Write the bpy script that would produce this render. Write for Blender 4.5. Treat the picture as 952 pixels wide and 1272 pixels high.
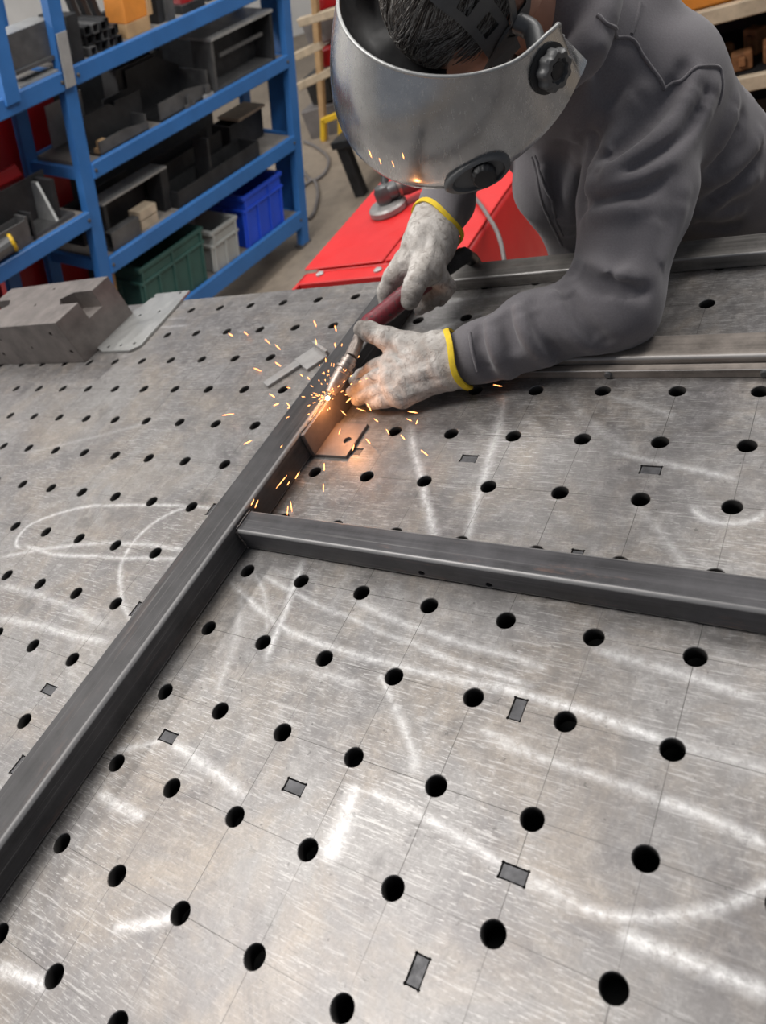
import bpy, bmesh, math, random
import numpy as np
from mathutils import Vector, Matrix

for o in list(bpy.data.objects):
    bpy.data.objects.remove(o)
random.seed(7)
S = bpy.context.scene
COL = S.collection
PI = math.pi
T = 0.85                                   # height of the table top

# ------------------------------------------------------------------ camera
CAM = Vector((0.12325, -0.10002, 1.51319))
RIGHT = Vector((0.83009, 0.43188, -0.35287))
UP = Vector((-0.09530, 0.73364, 0.67282))
FWD = Vector((-0.54943, 0.52485, -0.65012))
FPX = 903.76
cd = bpy.data.cameras.new('camera')
cam = bpy.data.objects.new('camera', cd)
COL.objects.link(cam)
m = Matrix((RIGHT, UP, -FWD)).transposed().to_4x4()
m.translation = CAM
cam.matrix_world = m
cd.sensor_fit = 'VERTICAL'
cd.sensor_height = 36.0
cd.lens = 36.0 * FPX / 1272.0
cd.clip_start = 0.02
cd.dof.use_dof = True
cd.dof.focus_distance = 0.92
cd.dof.aperture_fstop = 5.6
S.camera = cam

# ------------------------------------------------------------------ light
S.view_settings.view_transform = 'Standard'
S.view_settings.look = 'None'
S.view_settings.gamma = 1.0
S.view_settings.use_curve_mapping = False
S.view_settings.exposure = -0.24
w = bpy.data.worlds.new('hall_world')
S.world = w
w.use_nodes = True
w.node_tree.nodes['Background'].inputs[0].default_value = (0.80, 0.87, 1.0, 1)
w.node_tree.nodes['Background'].inputs[1].default_value = 0.24

def area(name, loc, target, sx, sy, power, col=(1, 0.97, 0.93)):
    l = bpy.data.lights.new(name, 'AREA')
    l.shape = 'RECTANGLE'
    l.size = sx
    l.size_y = sy
    l.energy = power
    l.color = col
    o = bpy.data.objects.new(name, l)
    COL.objects.link(o)
    o.location = loc
    d = Vector(target) - Vector(loc)
    o.rotation_euler = d.to_track_quat('-Z', 'Y').to_euler()
    return o

area('hall_area_light', (-2.1, -0.1, 4.6), (-1.6, 0.2, 0), 1.2, 2.6, 185)
area('hall_area_light', (0.9, 2.7, 4.6), (0.6, 2.4, 0), 0.5, 2.6, 75)
area('hall_area_light', (-2.2, 4.2, 4.6), (-2.0, 4.0, 0), 0.5, 2.6, 85, (1, 0.98, 0.95))
area('hall_area_light', (-5.4, 1.6, 4.6), (-5.4, 1.6, 0), 0.5, 4.0, 135)  # unseen lamp added to brighten the left side of the table
area('hall_area_light', (1.8, 4.2, 4.6), (1.5, 4.0, 0), 0.5, 2.6, 90)

# ------------------------------------------------------------------ helpers
def pixel_ray(x, y):
    return FWD + RIGHT * ((x - 476) / FPX) - UP * ((y - 636) / FPX)

def at_z(x, y, z=T):
    d = pixel_ray(x, y)
    return CAM + d * ((z - CAM.z) / d.z)

def at_y(x, y, yy):
    d = pixel_ray(x, y)
    return CAM + d * ((yy - CAM.y) / d.y)

def empty(name, loc=(0, 0, 0)):
    o = bpy.data.objects.new(name, None)
    o.empty_display_size = 0.05
    COL.objects.link(o)
    o.location = loc
    return o

def tag(o, label=None, cat=None, group=None, kind=None):
    if label: o['label'] = label
    if cat: o['category'] = cat
    if group: o['group'] = group
    if kind: o['kind'] = kind
    return o

def shade(me, smooth=True, ang=None):
    for p in me.polygons:
        p.use_smooth = smooth
    if smooth and ang:
        try:
            me.set_sharp_from_angle(angle=math.radians(ang))
        except Exception:
            pass

def build(name, bm, mat, parent=None, loc=None, smooth=False, ang=35):
    """one mesh object; coordinates are world coordinates, or local to parent when loc is None and the parent is an Empty"""
    me = bpy.data.meshes.new(name)
    bmesh.ops.recalc_face_normals(bm, faces=bm.faces[:])
    bm.to_mesh(me)
    bm.free()
    if smooth:
        shade(me, True, ang)
    o = bpy.data.objects.new(name, me)
    if mat is not None:
        me.materials.append(mat)
    COL.objects.link(o)
    if loc is not None:
        o.location = loc
    if parent is not None:
        o.parent = parent
        o.matrix_parent_inverse = Matrix.Identity(4)
        # vertices are given in world space: move them into the parent's frame
        pm = world_of(parent)
        me.transform((pm).inverted())
    return o

def world_of(o):
    mm = o.matrix_basis.copy()
    if o.parent:
        mm = world_of(o.parent) @ mm
    return mm

def root_mesh(name, bm, mat, base, smooth=False, ang=35):
    """top-level mesh whose origin sits at base (vertices given in world space)"""
    o = build(name, bm, mat, None, None, smooth, ang)
    o.data.transform(Matrix.Translation(-Vector(base)))
    o.location = base
    return o

def add_verts(bm, pts, faces, M=None):
    vs = [bm.verts.new((M @ Vector(p)) if M is not None else p) for p in pts]
    out = []
    for f in faces:
        try:
            out.append(bm.faces.new([vs[i] for i in f]))
        except ValueError:
            pass
    return vs, out

def bx(bm, x0, x1, y0, y1, z0, z1, bev=0.0, seg=2, M=None, F=None):
    """box, optionally bevelled; M = matrix, F = point function applied last"""
    b2 = bmesh.new()
    pts = [(x, y, z) for x in (x0, x1) for y in (y0, y1) for z in (z0, z1)]
    add_verts(b2, pts, [(0, 1, 3, 2), (4, 6, 7, 5), (0, 4, 5, 1), (2, 3, 7, 6), (0, 2, 6, 4), (1, 5, 7, 3)])
    if bev > 0:
        bmesh.ops.bevel(b2, geom=b2.edges[:] + b2.verts[:], offset=bev, segments=seg, affect='EDGES', profile=0.5)
    merge(bm, b2, M, F)

def merge(bm, b2, M=None, F=None):
    mp = {}
    for v in b2.verts:
        c = v.co.copy()
        if M is not None: c = M @ c
        if F is not None: c = F(c)
        mp[v] = bm.verts.new(c)
    for f in b2.faces:
        try:
            bm.faces.new([mp[v] for v in f.verts])
        except ValueError:
            pass
    b2.free()

def prism(bm, outline, z0, z1, M=None, F=None, bev=0.0):
    """extrude a 2D outline (x,y) from z0 to z1"""
    b2 = bmesh.new()
    n = len(outline)
    a = [b2.verts.new((x, y, z0)) for x, y in outline]
    b = [b2.verts.new((x, y, z1)) for x, y in outline]
    b2.faces.new(a[::-1])
    b2.faces.new(b)
    for i in range(n):
        b2.faces.new((a[i], a[(i + 1) % n], b[(i + 1) % n], b[i]))
    if bev > 0:
        bmesh.ops.bevel(b2, geom=b2.edges[:], offset=bev, segments=1, affect='EDGES')
    merge(bm, b2, M, F)

def frame_to(d, upv=(0, 0, 1)):
    """3x3 matrix whose z axis is d"""
    z = Vector(d).normalized()
    u = Vector(upv)
    if abs(z.dot(u)) > 0.97: u = Vector((1, 0, 0))
    x = u.cross(z).normalized()
    y = z.cross(x)
    return Matrix((x, y, z)).transposed()

def lathe(bm, prof, a=(0, 0, 0), d=(0, 0, 1), n=24, F=None, cap=True):
    """prof = [(radius, distance along d)]"""
    R = frame_to(d)
    a = Vector(a)
    rings = []
    for r, h in prof:
        ring = []
        for i in range(n):
            t = 2 * PI * i / n
            c = a + R @ Vector((r * math.cos(t), r * math.sin(t), h))
            if F: c = F(c)
            ring.append(bm.verts.new(c))
        rings.append(ring)
    for q in range(len(rings) - 1):
        for i in range(n):
            bm.faces.new((rings[q][i], rings[q][(i + 1) % n], rings[q + 1][(i + 1) % n], rings[q + 1][i]))
    if cap:
        bm.faces.new(rings[0][::-1])
        bm.faces.new(rings[-1])

def cyl(bm, a, b, r, n=16, F=None):
    a = Vector(a); b = Vector(b)
    L = (b - a).length
    lathe(bm, [(r, 0), (r, L)], a, b - a, n, F)

def smooth_path(pts, k=8):
    """Catmull-Rom through pts"""
    P = [Vector(p) for p in pts]
    P = [P[0] * 2 - P[1]] + P + [P[-1] * 2 - P[-2]]
    out = []
    for i in range(1, len(P) - 2):
        for j in range(k):
            t = j / k
            a, b, c, d = P[i - 1], P[i], P[i + 1], P[i + 2]
            out.append(0.5 * ((2 * b) + (c - a) * t + (2 * a - 5 * b + 4 * c - d) * t * t + (3 * b - a - 3 * c + d) * t ** 3))
    out.append(P[-2])
    return out

def sweep(bm, pts, r, n=8, F=None, cap=True):
    """tube along a path; r = number or function of 0..1"""
    pts = [Vector(p) for p in pts]
    rings = []
    x = None
    m_ = len(pts)
    for i, p in enumerate(pts):
        t = (pts[min(i + 1, m_ - 1)] - pts[max(i - 1, 0)]).normalized()
        if x is None:
            x = frame_to(t).col[0].copy()
        x = (x - t * x.dot(t)).normalized()
        y = t.cross(x)
        rr = r(i / (m_ - 1)) if callable(r) else r
        ring = []
        for k in range(n):
            c = p + x * (rr * math.cos(2 * PI * k / n)) + y * (rr * math.sin(2 * PI * k / n))
            if F: c = F(c)
            ring.append(bm.verts.new(c))
        rings.append(ring)
    for q in range(m_ - 1):
        for k in range(n):
            bm.faces.new((rings[q][k], rings[q][(k + 1) % n], rings[q + 1][(k + 1) % n], rings[q + 1][k]))
    if cap:
        bm.faces.new(rings[0][::-1])
        bm.faces.new(rings[-1])

def rrect(w_, h_, r, seg=4):
    """rounded rectangle outline centred at 0"""
    o = []
    for cx_, cy_, a0 in ((w_ / 2 - r, h_ / 2 - r, 0), (-w_ / 2 + r, h_ / 2 - r, 90), (-w_ / 2 + r, -h_ / 2 + r, 180), (w_ / 2 - r, -h_ / 2 + r, 270)):
        for k in range(seg + 1):
            t = math.radians(a0 + 90 * k / seg)
            o.append((cx_ + r * math.cos(t), cy_ + r * math.sin(t)))
    return o

def hollow(bm, a, b, wx, hz, t=0.003, r=0.006, upv=(0, 0, 1), F=None, seg=4):
    """hollow rectangular tube from a to b; wx wide, hz high"""
    a = Vector(a); b = Vector(b)
    d = (b - a)
    z = d.normalized()
    x = z.cross(Vector(upv)).normalized()
    y = x.cross(z)
    out = rrect(wx, hz, r, seg)
    inn = rrect(wx - 2 * t, hz - 2 * t, max(r - t, 0.0006), seg)
    n = len(out)
    def ring(o, p):
        q = [p + x * u + y * v for u, v in o]
        return [bm.verts.new(F(c) if F else c) for c in q]
    A, B = ring(out, a), ring(out, b)
    C_, D = ring(inn, a), ring(inn, b)
    for i in range(n):
        j = (i + 1) % n
        bm.faces.new((A[i], A[j], B[j], B[i]))
        bm.faces.new((C_[j], C_[i], D[i], D[j]))
        bm.faces.new((A[j], A[i], C_[i], C_[j]))
        bm.faces.new((B[i], B[j], D[j], D[i]))

def cut(o, cutters):
    """boolean difference with bmesh cutters given in world space"""
    for cb in cutters:
        bmesh.ops.recalc_face_normals(cb, faces=cb.faces[:])
        me = bpy.data.meshes.new('cutter')
        cb.to_mesh(me)
        cb.free()
        c = bpy.data.objects.new('cutter', me)
        COL.objects.link(c)
        md = o.modifiers.new('cut', 'BOOLEAN')
        md.object = c
        md.operation = 'DIFFERENCE'
        md.solver = 'EXACT'
        bpy.context.view_layer.update()
        dg = bpy.context.evaluated_depsgraph_get()
        nm = bpy.data.meshes.new_from_object(o.evaluated_get(dg))
        o.modifiers.clear()
        old = o.data
        o.data = nm
        bpy.data.meshes.remove(old)
        bpy.data.objects.remove(c)
        bpy.data.meshes.remove(me)

# ------------------------------------------------------------------ materials
class NT:
    def __init__(s, name):
        s.m = bpy.data.materials.new(name)
        s.m.use_nodes = True
        s.t = s.m.node_tree
        s.b = s.t.nodes['Principled BSDF']
    def n(s, typ, **kw):
        nd = s.t.nodes.new(typ)
        for k, v in kw.items():
            if k == 'ins':
                for i, q in v.items():
                    if isinstance(q, bpy.types.NodeSocket): s.t.links.new(q, nd.inputs[i])
                    else: nd.inputs[i].default_value = q
            else: setattr(nd, k, v)
        return nd
    def l(s, a, b): s.t.links.new(a, b)
    def math(s, op, a, b=0.0, clamp=False):
        return s.n('ShaderNodeMath', operation=op, use_clamp=clamp, ins={0: a, 1: b}).outputs[0]
    def noise(s, vec, scale, detail=4, rough=0.6, dist=0.0):
        nd = s.n('ShaderNodeTexNoise', ins={'Vector': vec, 'Scale': scale, 'Detail': detail, 'Roughness': rough, 'Distortion': dist})
        return nd.outputs[0]
    def ramp(s, fac, stops):
        nd = s.n('ShaderNodeValToRGB', ins={0: fac})
        e = nd.color_ramp.elements
        while len(e) < len(stops): e.new(0.5)
        for el, (p, c) in zip(e, stops):
            el.position = p
            el.color = (c, c, c, 1) if not isinstance(c, (tuple, list)) else (*c, 1)
        return nd.outputs[0]
    def mix(s, fac, a, b, mode='MIX'):
        nd = s.n('ShaderNodeMix', data_type='RGBA', blend_type=mode)
        for i, q in ((0, fac), (6, a), (7, b)):
            if isinstance(q, bpy.types.NodeSocket): s.l(q, nd.inputs[i])
            elif i == 0: nd.inputs[0].default_value = q
            else: nd.inputs[i].default_value = (*q, 1)
        return nd.outputs[2]
    def obj(s): return s.n('ShaderNodeTexCoord').outputs['Object']
    def scaled(s, vec, sc, rot=(0, 0, 0)):
        return s.n('ShaderNodeMapping', ins={0: vec, 2: rot, 3: sc}).outputs[0]
    def bump(s, h, strength=0.2, dist=0.001):
        nd = s.n('ShaderNodeBump', ins={'Strength': strength, 'Distance': dist, 'Height': h})
        s.l(nd.outputs[0], s.b.inputs['Normal'])
    def set(s, **kw):
        for k, v in kw.items():
            k = k.replace('_', ' ')
            if isinstance(v, bpy.types.NodeSocket): s.l(v, s.b.inputs[k])
            elif isinstance(v, tuple): s.b.inputs[k].default_value = (*v, 1)
            else: s.b.inputs[k].default_value = v
        return s

def paint(name, col, rough=0.45, var=0.25, scale=9.0, metal=0.0, chip=None, chip_amt=0.66, bump=0.06, col2=None):
    """painted or plain surface with patchy tone, grime and optional chips"""
    k = NT(name)
    c = k.obj()
    n1 = k.noise(c, scale, 5, 0.65)
    dark = tuple(x * (1 - var) for x in col)
    lite = col2 or tuple(min(1, x * (1 + var)) for x in col)
    colr = k.mix(k.ramp(n1, [(0.3, 0.0), (0.7, 1.0)]), dark, lite)
    if chip:
        n2 = k.noise(c, scale * 6, 6, 0.7)
        colr = k.mix(k.ramp(n2, [(chip_amt, 0.0), (chip_amt + 0.04, 1.0)]), colr, chip)
    rg = k.ramp(k.noise(c, scale * 3, 4, 0.6), [(0.2, max(0.05, rough - 0.12)), (0.8, min(1, rough + 0.12))])
    k.set(Base_Color=colr, Roughness=rg, Metallic=metal)
    if bump: k.bump(k.noise(c, scale * 12, 4, 0.6), bump, 0.002)
    return k.m

def mill_steel(name, axis, base=(0.105, 0.103, 0.105), rough=0.38, metal=0.75, rust=0.0):
    """hot-rolled tube: dark scale with lengthwise streaks, bare metal with a painted edge highlight on the rolled corners and a little rust"""
    k = NT(name)
    c = k.obj()
    sc = [60, 60, 60]
    sc[axis] = 1.3
    st = k.noise(k.scaled(c, tuple(sc)), 1.0, 6, 0.7)
    sc3 = [240, 240, 240]
    sc3[axis] = 3.0
    st2 = k.noise(k.scaled(c, tuple(sc3)), 1.0, 3, 0.6)
    bl = k.noise(c, 11, 6, 0.7)
    col = k.mix(k.ramp(st, [(0.32, 0.0), (0.68, 1.0)]), tuple(x * 0.55 for x in base), tuple(x * 1.5 for x in base))
    col = k.mix(k.math('MULTIPLY', k.ramp(bl, [(0.42, 0.0), (0.70, 1.0)]), 0.5), col, tuple(x * 2.3 for x in base))
    col = k.mix(k.math('MULTIPLY', k.ramp(st2, [(0.60, 0.0), (0.72, 1.0)]), 0.35), col, (0.26, 0.25, 0.245))
    sc2 = [9, 9, 9]
    sc2[axis] = 1.6
    ru = k.noise(k.scaled(c, tuple(sc2)), 4.0, 6, 0.75)
    col = k.mix(k.math('MULTIPLY', k.ramp(ru, [(0.56, 0.0), (0.70, 1.0)]), rust), col, (0.20, 0.125, 0.10))
    # rolled corners rubbed bare, their edge highlight painted lighter into the colour
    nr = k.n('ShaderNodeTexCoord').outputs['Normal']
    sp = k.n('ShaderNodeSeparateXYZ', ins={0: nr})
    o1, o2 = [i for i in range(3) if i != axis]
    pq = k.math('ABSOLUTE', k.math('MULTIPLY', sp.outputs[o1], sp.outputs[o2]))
    wear_glint = k.math('MULTIPLY', k.ramp(pq, [(0.22, 0.0), (0.42, 1.0)]), k.ramp(st, [(0.3, 0.45), (0.6, 1.0)]))
    col = k.mix(k.math('MULTIPLY', wear_glint, 0.8), col, (0.40, 0.39, 0.385))
    rg = k.ramp(st, [(0.2, rough - 0.06), (0.8, rough + 0.14)])
    k.set(Base_Color=col, Metallic=k.math('ADD', k.math('MULTIPLY', wear_glint, 0.4), metal, True), Roughness=rg)
    k.b.inputs['Specular IOR Level'].default_value = 0.28
    k.bump(st2, 0.12, 0.0006)
    return k.m

M = {}
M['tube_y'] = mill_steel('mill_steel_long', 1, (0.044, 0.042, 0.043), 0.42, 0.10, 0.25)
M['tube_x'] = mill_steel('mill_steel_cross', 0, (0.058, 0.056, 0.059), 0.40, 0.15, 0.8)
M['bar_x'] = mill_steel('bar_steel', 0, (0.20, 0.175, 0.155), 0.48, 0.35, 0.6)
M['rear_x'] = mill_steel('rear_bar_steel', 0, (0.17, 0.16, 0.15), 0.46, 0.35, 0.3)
M['plate'] = paint('light_steel_plate', (0.36, 0.36, 0.35), 0.42, 0.14, 14, 0.55)
M['block'] = paint('block_steel', (0.165, 0.145, 0.135), 0.5, 0.30, 16, 0.35, None, bump=0.1)
M['copper_plate'] = paint('heated_steel', (0.20, 0.165, 0.15), 0.5, 0.2, 30, 0.4)
M['scrap'] = paint('scrap_steel', (0.36, 0.35, 0.34), 0.45, 0.15, 30, 0.5)
M['dark'] = paint('dark_steel', (0.035, 0.036, 0.038), 0.45, 0.35, 12, 0.4)
M['mid'] = paint('grey_steel', (0.13, 0.13, 0.13), 0.42, 0.3, 12, 0.5)
M['lite'] = paint('pale_steel', (0.42, 0.42, 0.41), 0.4, 0.2, 12, 0.4)
M['insert'] = paint('tab_steel', (0.075, 0.074, 0.078), 0.5, 0.4, 60, 0.5)
M['blue'] = paint('blue_rack_paint', (0.035, 0.16, 0.44), 0.42, 0.12, 5, 0.0, (0.12, 0.14, 0.17), 0.72)
M['deck'] = paint('shelf_deck', (0.23, 0.21, 0.19), 0.6, 0.25, 8, 0.1)
M['red'] = paint('red_sheet_metal', (0.66, 0.026, 0.026), 0.40, 0.10, 4, 0.0, (0.28, 0.06, 0.05), 0.735)
M['redpanel'] = paint('dark_red_panel', (0.42, 0.008, 0.012), 0.35, 0.15, 4)
M['orange'] = paint('orange_part', (0.75, 0.27, 0.04), 0.5, 0.15, 8)
M['wood'] = paint('raw_wood', (0.50, 0.32, 0.16), 0.7, 0.22, 12)
M['woodpale'] = paint('pale_wood', (0.52, 0.42, 0.30), 0.7, 0.25, 12, 0, (0.28, 0.2, 0.13), 0.66)
M['yellow'] = paint('yellow_paint', (0.80, 0.50, 0.02), 0.45, 0.12, 8)
M['crate_blue'] = paint('blue_plastic', (0.015, 0.075, 0.60), 0.35, 0.12, 6)
M['crate_grey'] = paint('grey_plastic', (0.37, 0.38, 0.36), 0.5, 0.15, 6)
M['crate_green'] = paint('green_plastic', (0.035, 0.10, 0.085), 0.45, 0.2, 6)
M['black'] = paint('black_rubber', (0.018, 0.018, 0.019), 0.5, 0.3, 20)
M['plastic'] = paint('dark_plastic', (0.055, 0.056, 0.058), 0.42, 0.2, 20)
M['chrome'] = paint('nozzle_metal', (0.33, 0.28, 0.25), 0.42, 0.35, 60, 0.8)
M['greyhose'] = paint('grey_hose', (0.17, 0.155, 0.15), 0.5, 0.2, 20)
M['concrete'] = None
S.cycles.max_bounces = 6
S.cycles.diffuse_bounces = 3
S.cycles.glossy_bounces = 4

# ------------------------------------------------------------------ setting
def concrete():
    k = NT('concrete_floor')
    c = k.obj()
    n1 = k.noise(c, 1.1, 6, 0.65)
    n2 = k.noise(c, 16, 6, 0.7)
    col = k.mix(k.ramp(n1, [(0.3, 0.0), (0.7, 1.0)]), (0.20, 0.16, 0.12), (0.38, 0.315, 0.245))
    col = k.mix(k.math('MULTIPLY', k.ramp(n2, [(0.45, 0.0), (0.7, 1.0)]), 0.5), col, (0.15, 0.125, 0.105))
    k.set(Base_Color=col, Roughness=k.ramp(n1, [(0.3, 0.45), (0.7, 0.7)]))
    k.bump(n2, 0.15, 0.003)
    return k.m
M['concrete'] = concrete()
M['wall'] = paint('hall_wall', (0.72, 0.71, 0.69), 0.8, 0.1, 1.5)
bm = bmesh.new(); bx(bm, -7, 5, -4, 8.5, -0.2, 0)
tag(build('floor', bm, M['concrete']), 'worn concrete floor of the workshop', None, None, 'structure')
bm = bmesh.new(); bx(bm, -7, 5, 8.5, 8.7, 0, 5)
tag(build('wall_back', bm, M['wall']), 'grey hall wall behind the shelving', None, None, 'structure')
bm = bmesh.new(); bx(bm, -7.2, -7, -4, 8.7, 0, 5)
tag(build('wall_left', bm, M['wall']), 'grey hall wall beyond the blue rack', None, None, 'structure')

# ------------------------------------------------------------------ table top material
STROKES = [  # grinding marks: three image points on the table each, width in mm, strength
 ((262,630),(195,627),(125,629),4.5,.75), ((130,628),(80,635),(45,648),4.5,.8), ((47,647),(25,664),(36,679),4.5,.8), ((34,678),(70,689),(130,692),5.5,.75), ((125,692),(175,694),(235,692),5.5,.65), ((152,712),(153,745),(163,769),5,.6), ((0,693),(120,676),(235,683),6,.6),
 ((240,628),(165,675),(152,730),5,.7), ((0,728),(60,745),(130,775),8,.45), ((0,767),(60,782),(130,797),8,.6),
 ((376,696),(356,754),(335,812),7,.9), ((288,725),(367,785),(488,827),6,.75), ((488,827),(560,844),(660,865),7,.7),
 ((318,710),(424,763),(522,804),5,.6), ((522,804),(580,828),(660,853),6,.7), ((446,747),(522,781),(660,822),6,.6),
 ((318,713),(329,745),(333,778),5,.5), ((352,823),(400,838),(450,853),7,.4), ((469,838),(480,858),(486,870),5,.55),
 ((508,525),(524,600),(541,666),8,.85), ((628,495),(604,585),(580,670),8,.6),
 ((600,805),(640,817),(677,830),6,.5), ((739,807),(832,834),(933,865),7,.6), ((600,851),(708,879),(824,919),7,.95),
 ((824,919),(890,938),(960,957),9,.4), ((600,919),(716,958),(817,995),6,.55), ((817,995),(885,1020),(952,1050),7,.75),
 ((716,1124),(813,1138),(909,1120),6,.65), ((909,1120),(930,1111),(960,1097),6,.75), ((774,1159),(851,1194),(960,1232),8,.9),
 ((600,1058),(660,1092),(716,1124),8,.4), ((759,491),(798,503),(837,517),7,.5), ((766,561),(829,576),(918,598),6,.65),
 ((859,628),(905,650),(952,639),6,.7), ((785,624),(820,660),(855,705),7,.35), ((444,977),(426,1025),(406,1072),12,.7),
 ((444,977),(565,1034),(621,1068),6,.5), ((489,875),(507,915),(519,955),6,.6), ((595,909),(628,922),(660,937),6,.5),
 ((211,926),(260,953),(304,984),8,.6), ((125,984),(150,1000),(179,1016),8,.7), ((143,1151),(180,1147),(214,1137),7,.6),
 ((0,1198),(30,1212),(61,1223),8,.8), ((146,930),(172,926),(200,921),7,.6), ((560,375),(650,362),(740,350),9,.45),
 ((150,412),(190,408),(235,404),6,.5), ((130,395),(180,398),(220,396),5,.4), ((600,390),(570,400),(540,412),8,.5),
 ((300,730),(290,800),(275,850),8,.35), ((40,560),(110,545),(200,520),7,.25), ((700,480),(740,530),(790,560),9,.3),
]

def stroke_group():
    g = bpy.data.node_groups.new('grinding_mark', 'ShaderNodeTree')
    I = g.interface
    for nm, ty in (('P', 'NodeSocketVector'), ('Centre', 'NodeSocketVector'), ('Middle', 'NodeSocketVector'), ('Radius', 'NodeSocketFloat'), ('Half', 'NodeSocketFloat'), ('Width', 'NodeSocketFloat'), ('Strength', 'NodeSocketFloat'), ('Prev', 'NodeSocketFloat')):
        I.new_socket(nm, in_out='INPUT', socket_type=ty)
    I.new_socket('Out', in_out='OUTPUT', socket_type='NodeSocketFloat')
    gi = g.nodes.new('NodeGroupInput'); go = g.nodes.new('NodeGroupOutput')
    def vd(a, b):
        n = g.nodes.new('ShaderNodeVectorMath'); n.operation = 'DISTANCE'
        g.links.new(a, n.inputs[0]); g.links.new(b, n.inputs[1]); return n.outputs['Value']
    def mt(op, a, b=None, cl=False):
        n = g.nodes.new('ShaderNodeMath'); n.operation = op; n.use_clamp = cl
        for i, q in enumerate((a, b)):
            if q is None: continue
            if isinstance(q, (int, float)): n.inputs[i].default_value = q
            else: g.links.new(q, n.inputs[i])
        return n.outputs[0]
    o = gi.outputs
    d = mt('ABSOLUTE', mt('SUBTRACT', vd(o['P'], o['Centre']), o['Radius']))
    a = mt('SUBTRACT', 1.0, mt('DIVIDE', d, o['Width']), True)
    a = mt('POWER', a, 1.5)
    q = mt('DIVIDE', vd(o['P'], o['Middle']), o['Half'])
    q = mt('MULTIPLY', mt('SUBTRACT', 1.12, q), 4.0, True)
    r = mt('MULTIPLY', mt('MULTIPLY', a, q), o['Strength'])
    g.links.new(mt('MAXIMUM', r, o['Prev']), go.inputs[0])
    return g

def circle3(a, b, c):
    ax, ay, bx_, by, cx_, cy_ = a.x, a.y, b.x, b.y, c.x, c.y
    d = 2 * (ax * (by - cy_) + bx_ * (cy_ - ay) + cx_ * (ay - by))
    if abs(d) < 1e-7: d = 1e-7
    ux = ((ax * ax + ay * ay) * (by - cy_) + (bx_ ** 2 + by ** 2) * (cy_ - ay) + (cx_ ** 2 + cy_ ** 2) * (ay - by)) / d
    uy = ((ax * ax + ay * ay) * (cx_ - bx_) + (bx_ ** 2 + by ** 2) * (ax - cx_) + (cx_ ** 2 + cy_ ** 2) * (bx_ - ax)) / d
    return Vector((ux, uy, 0))

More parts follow.
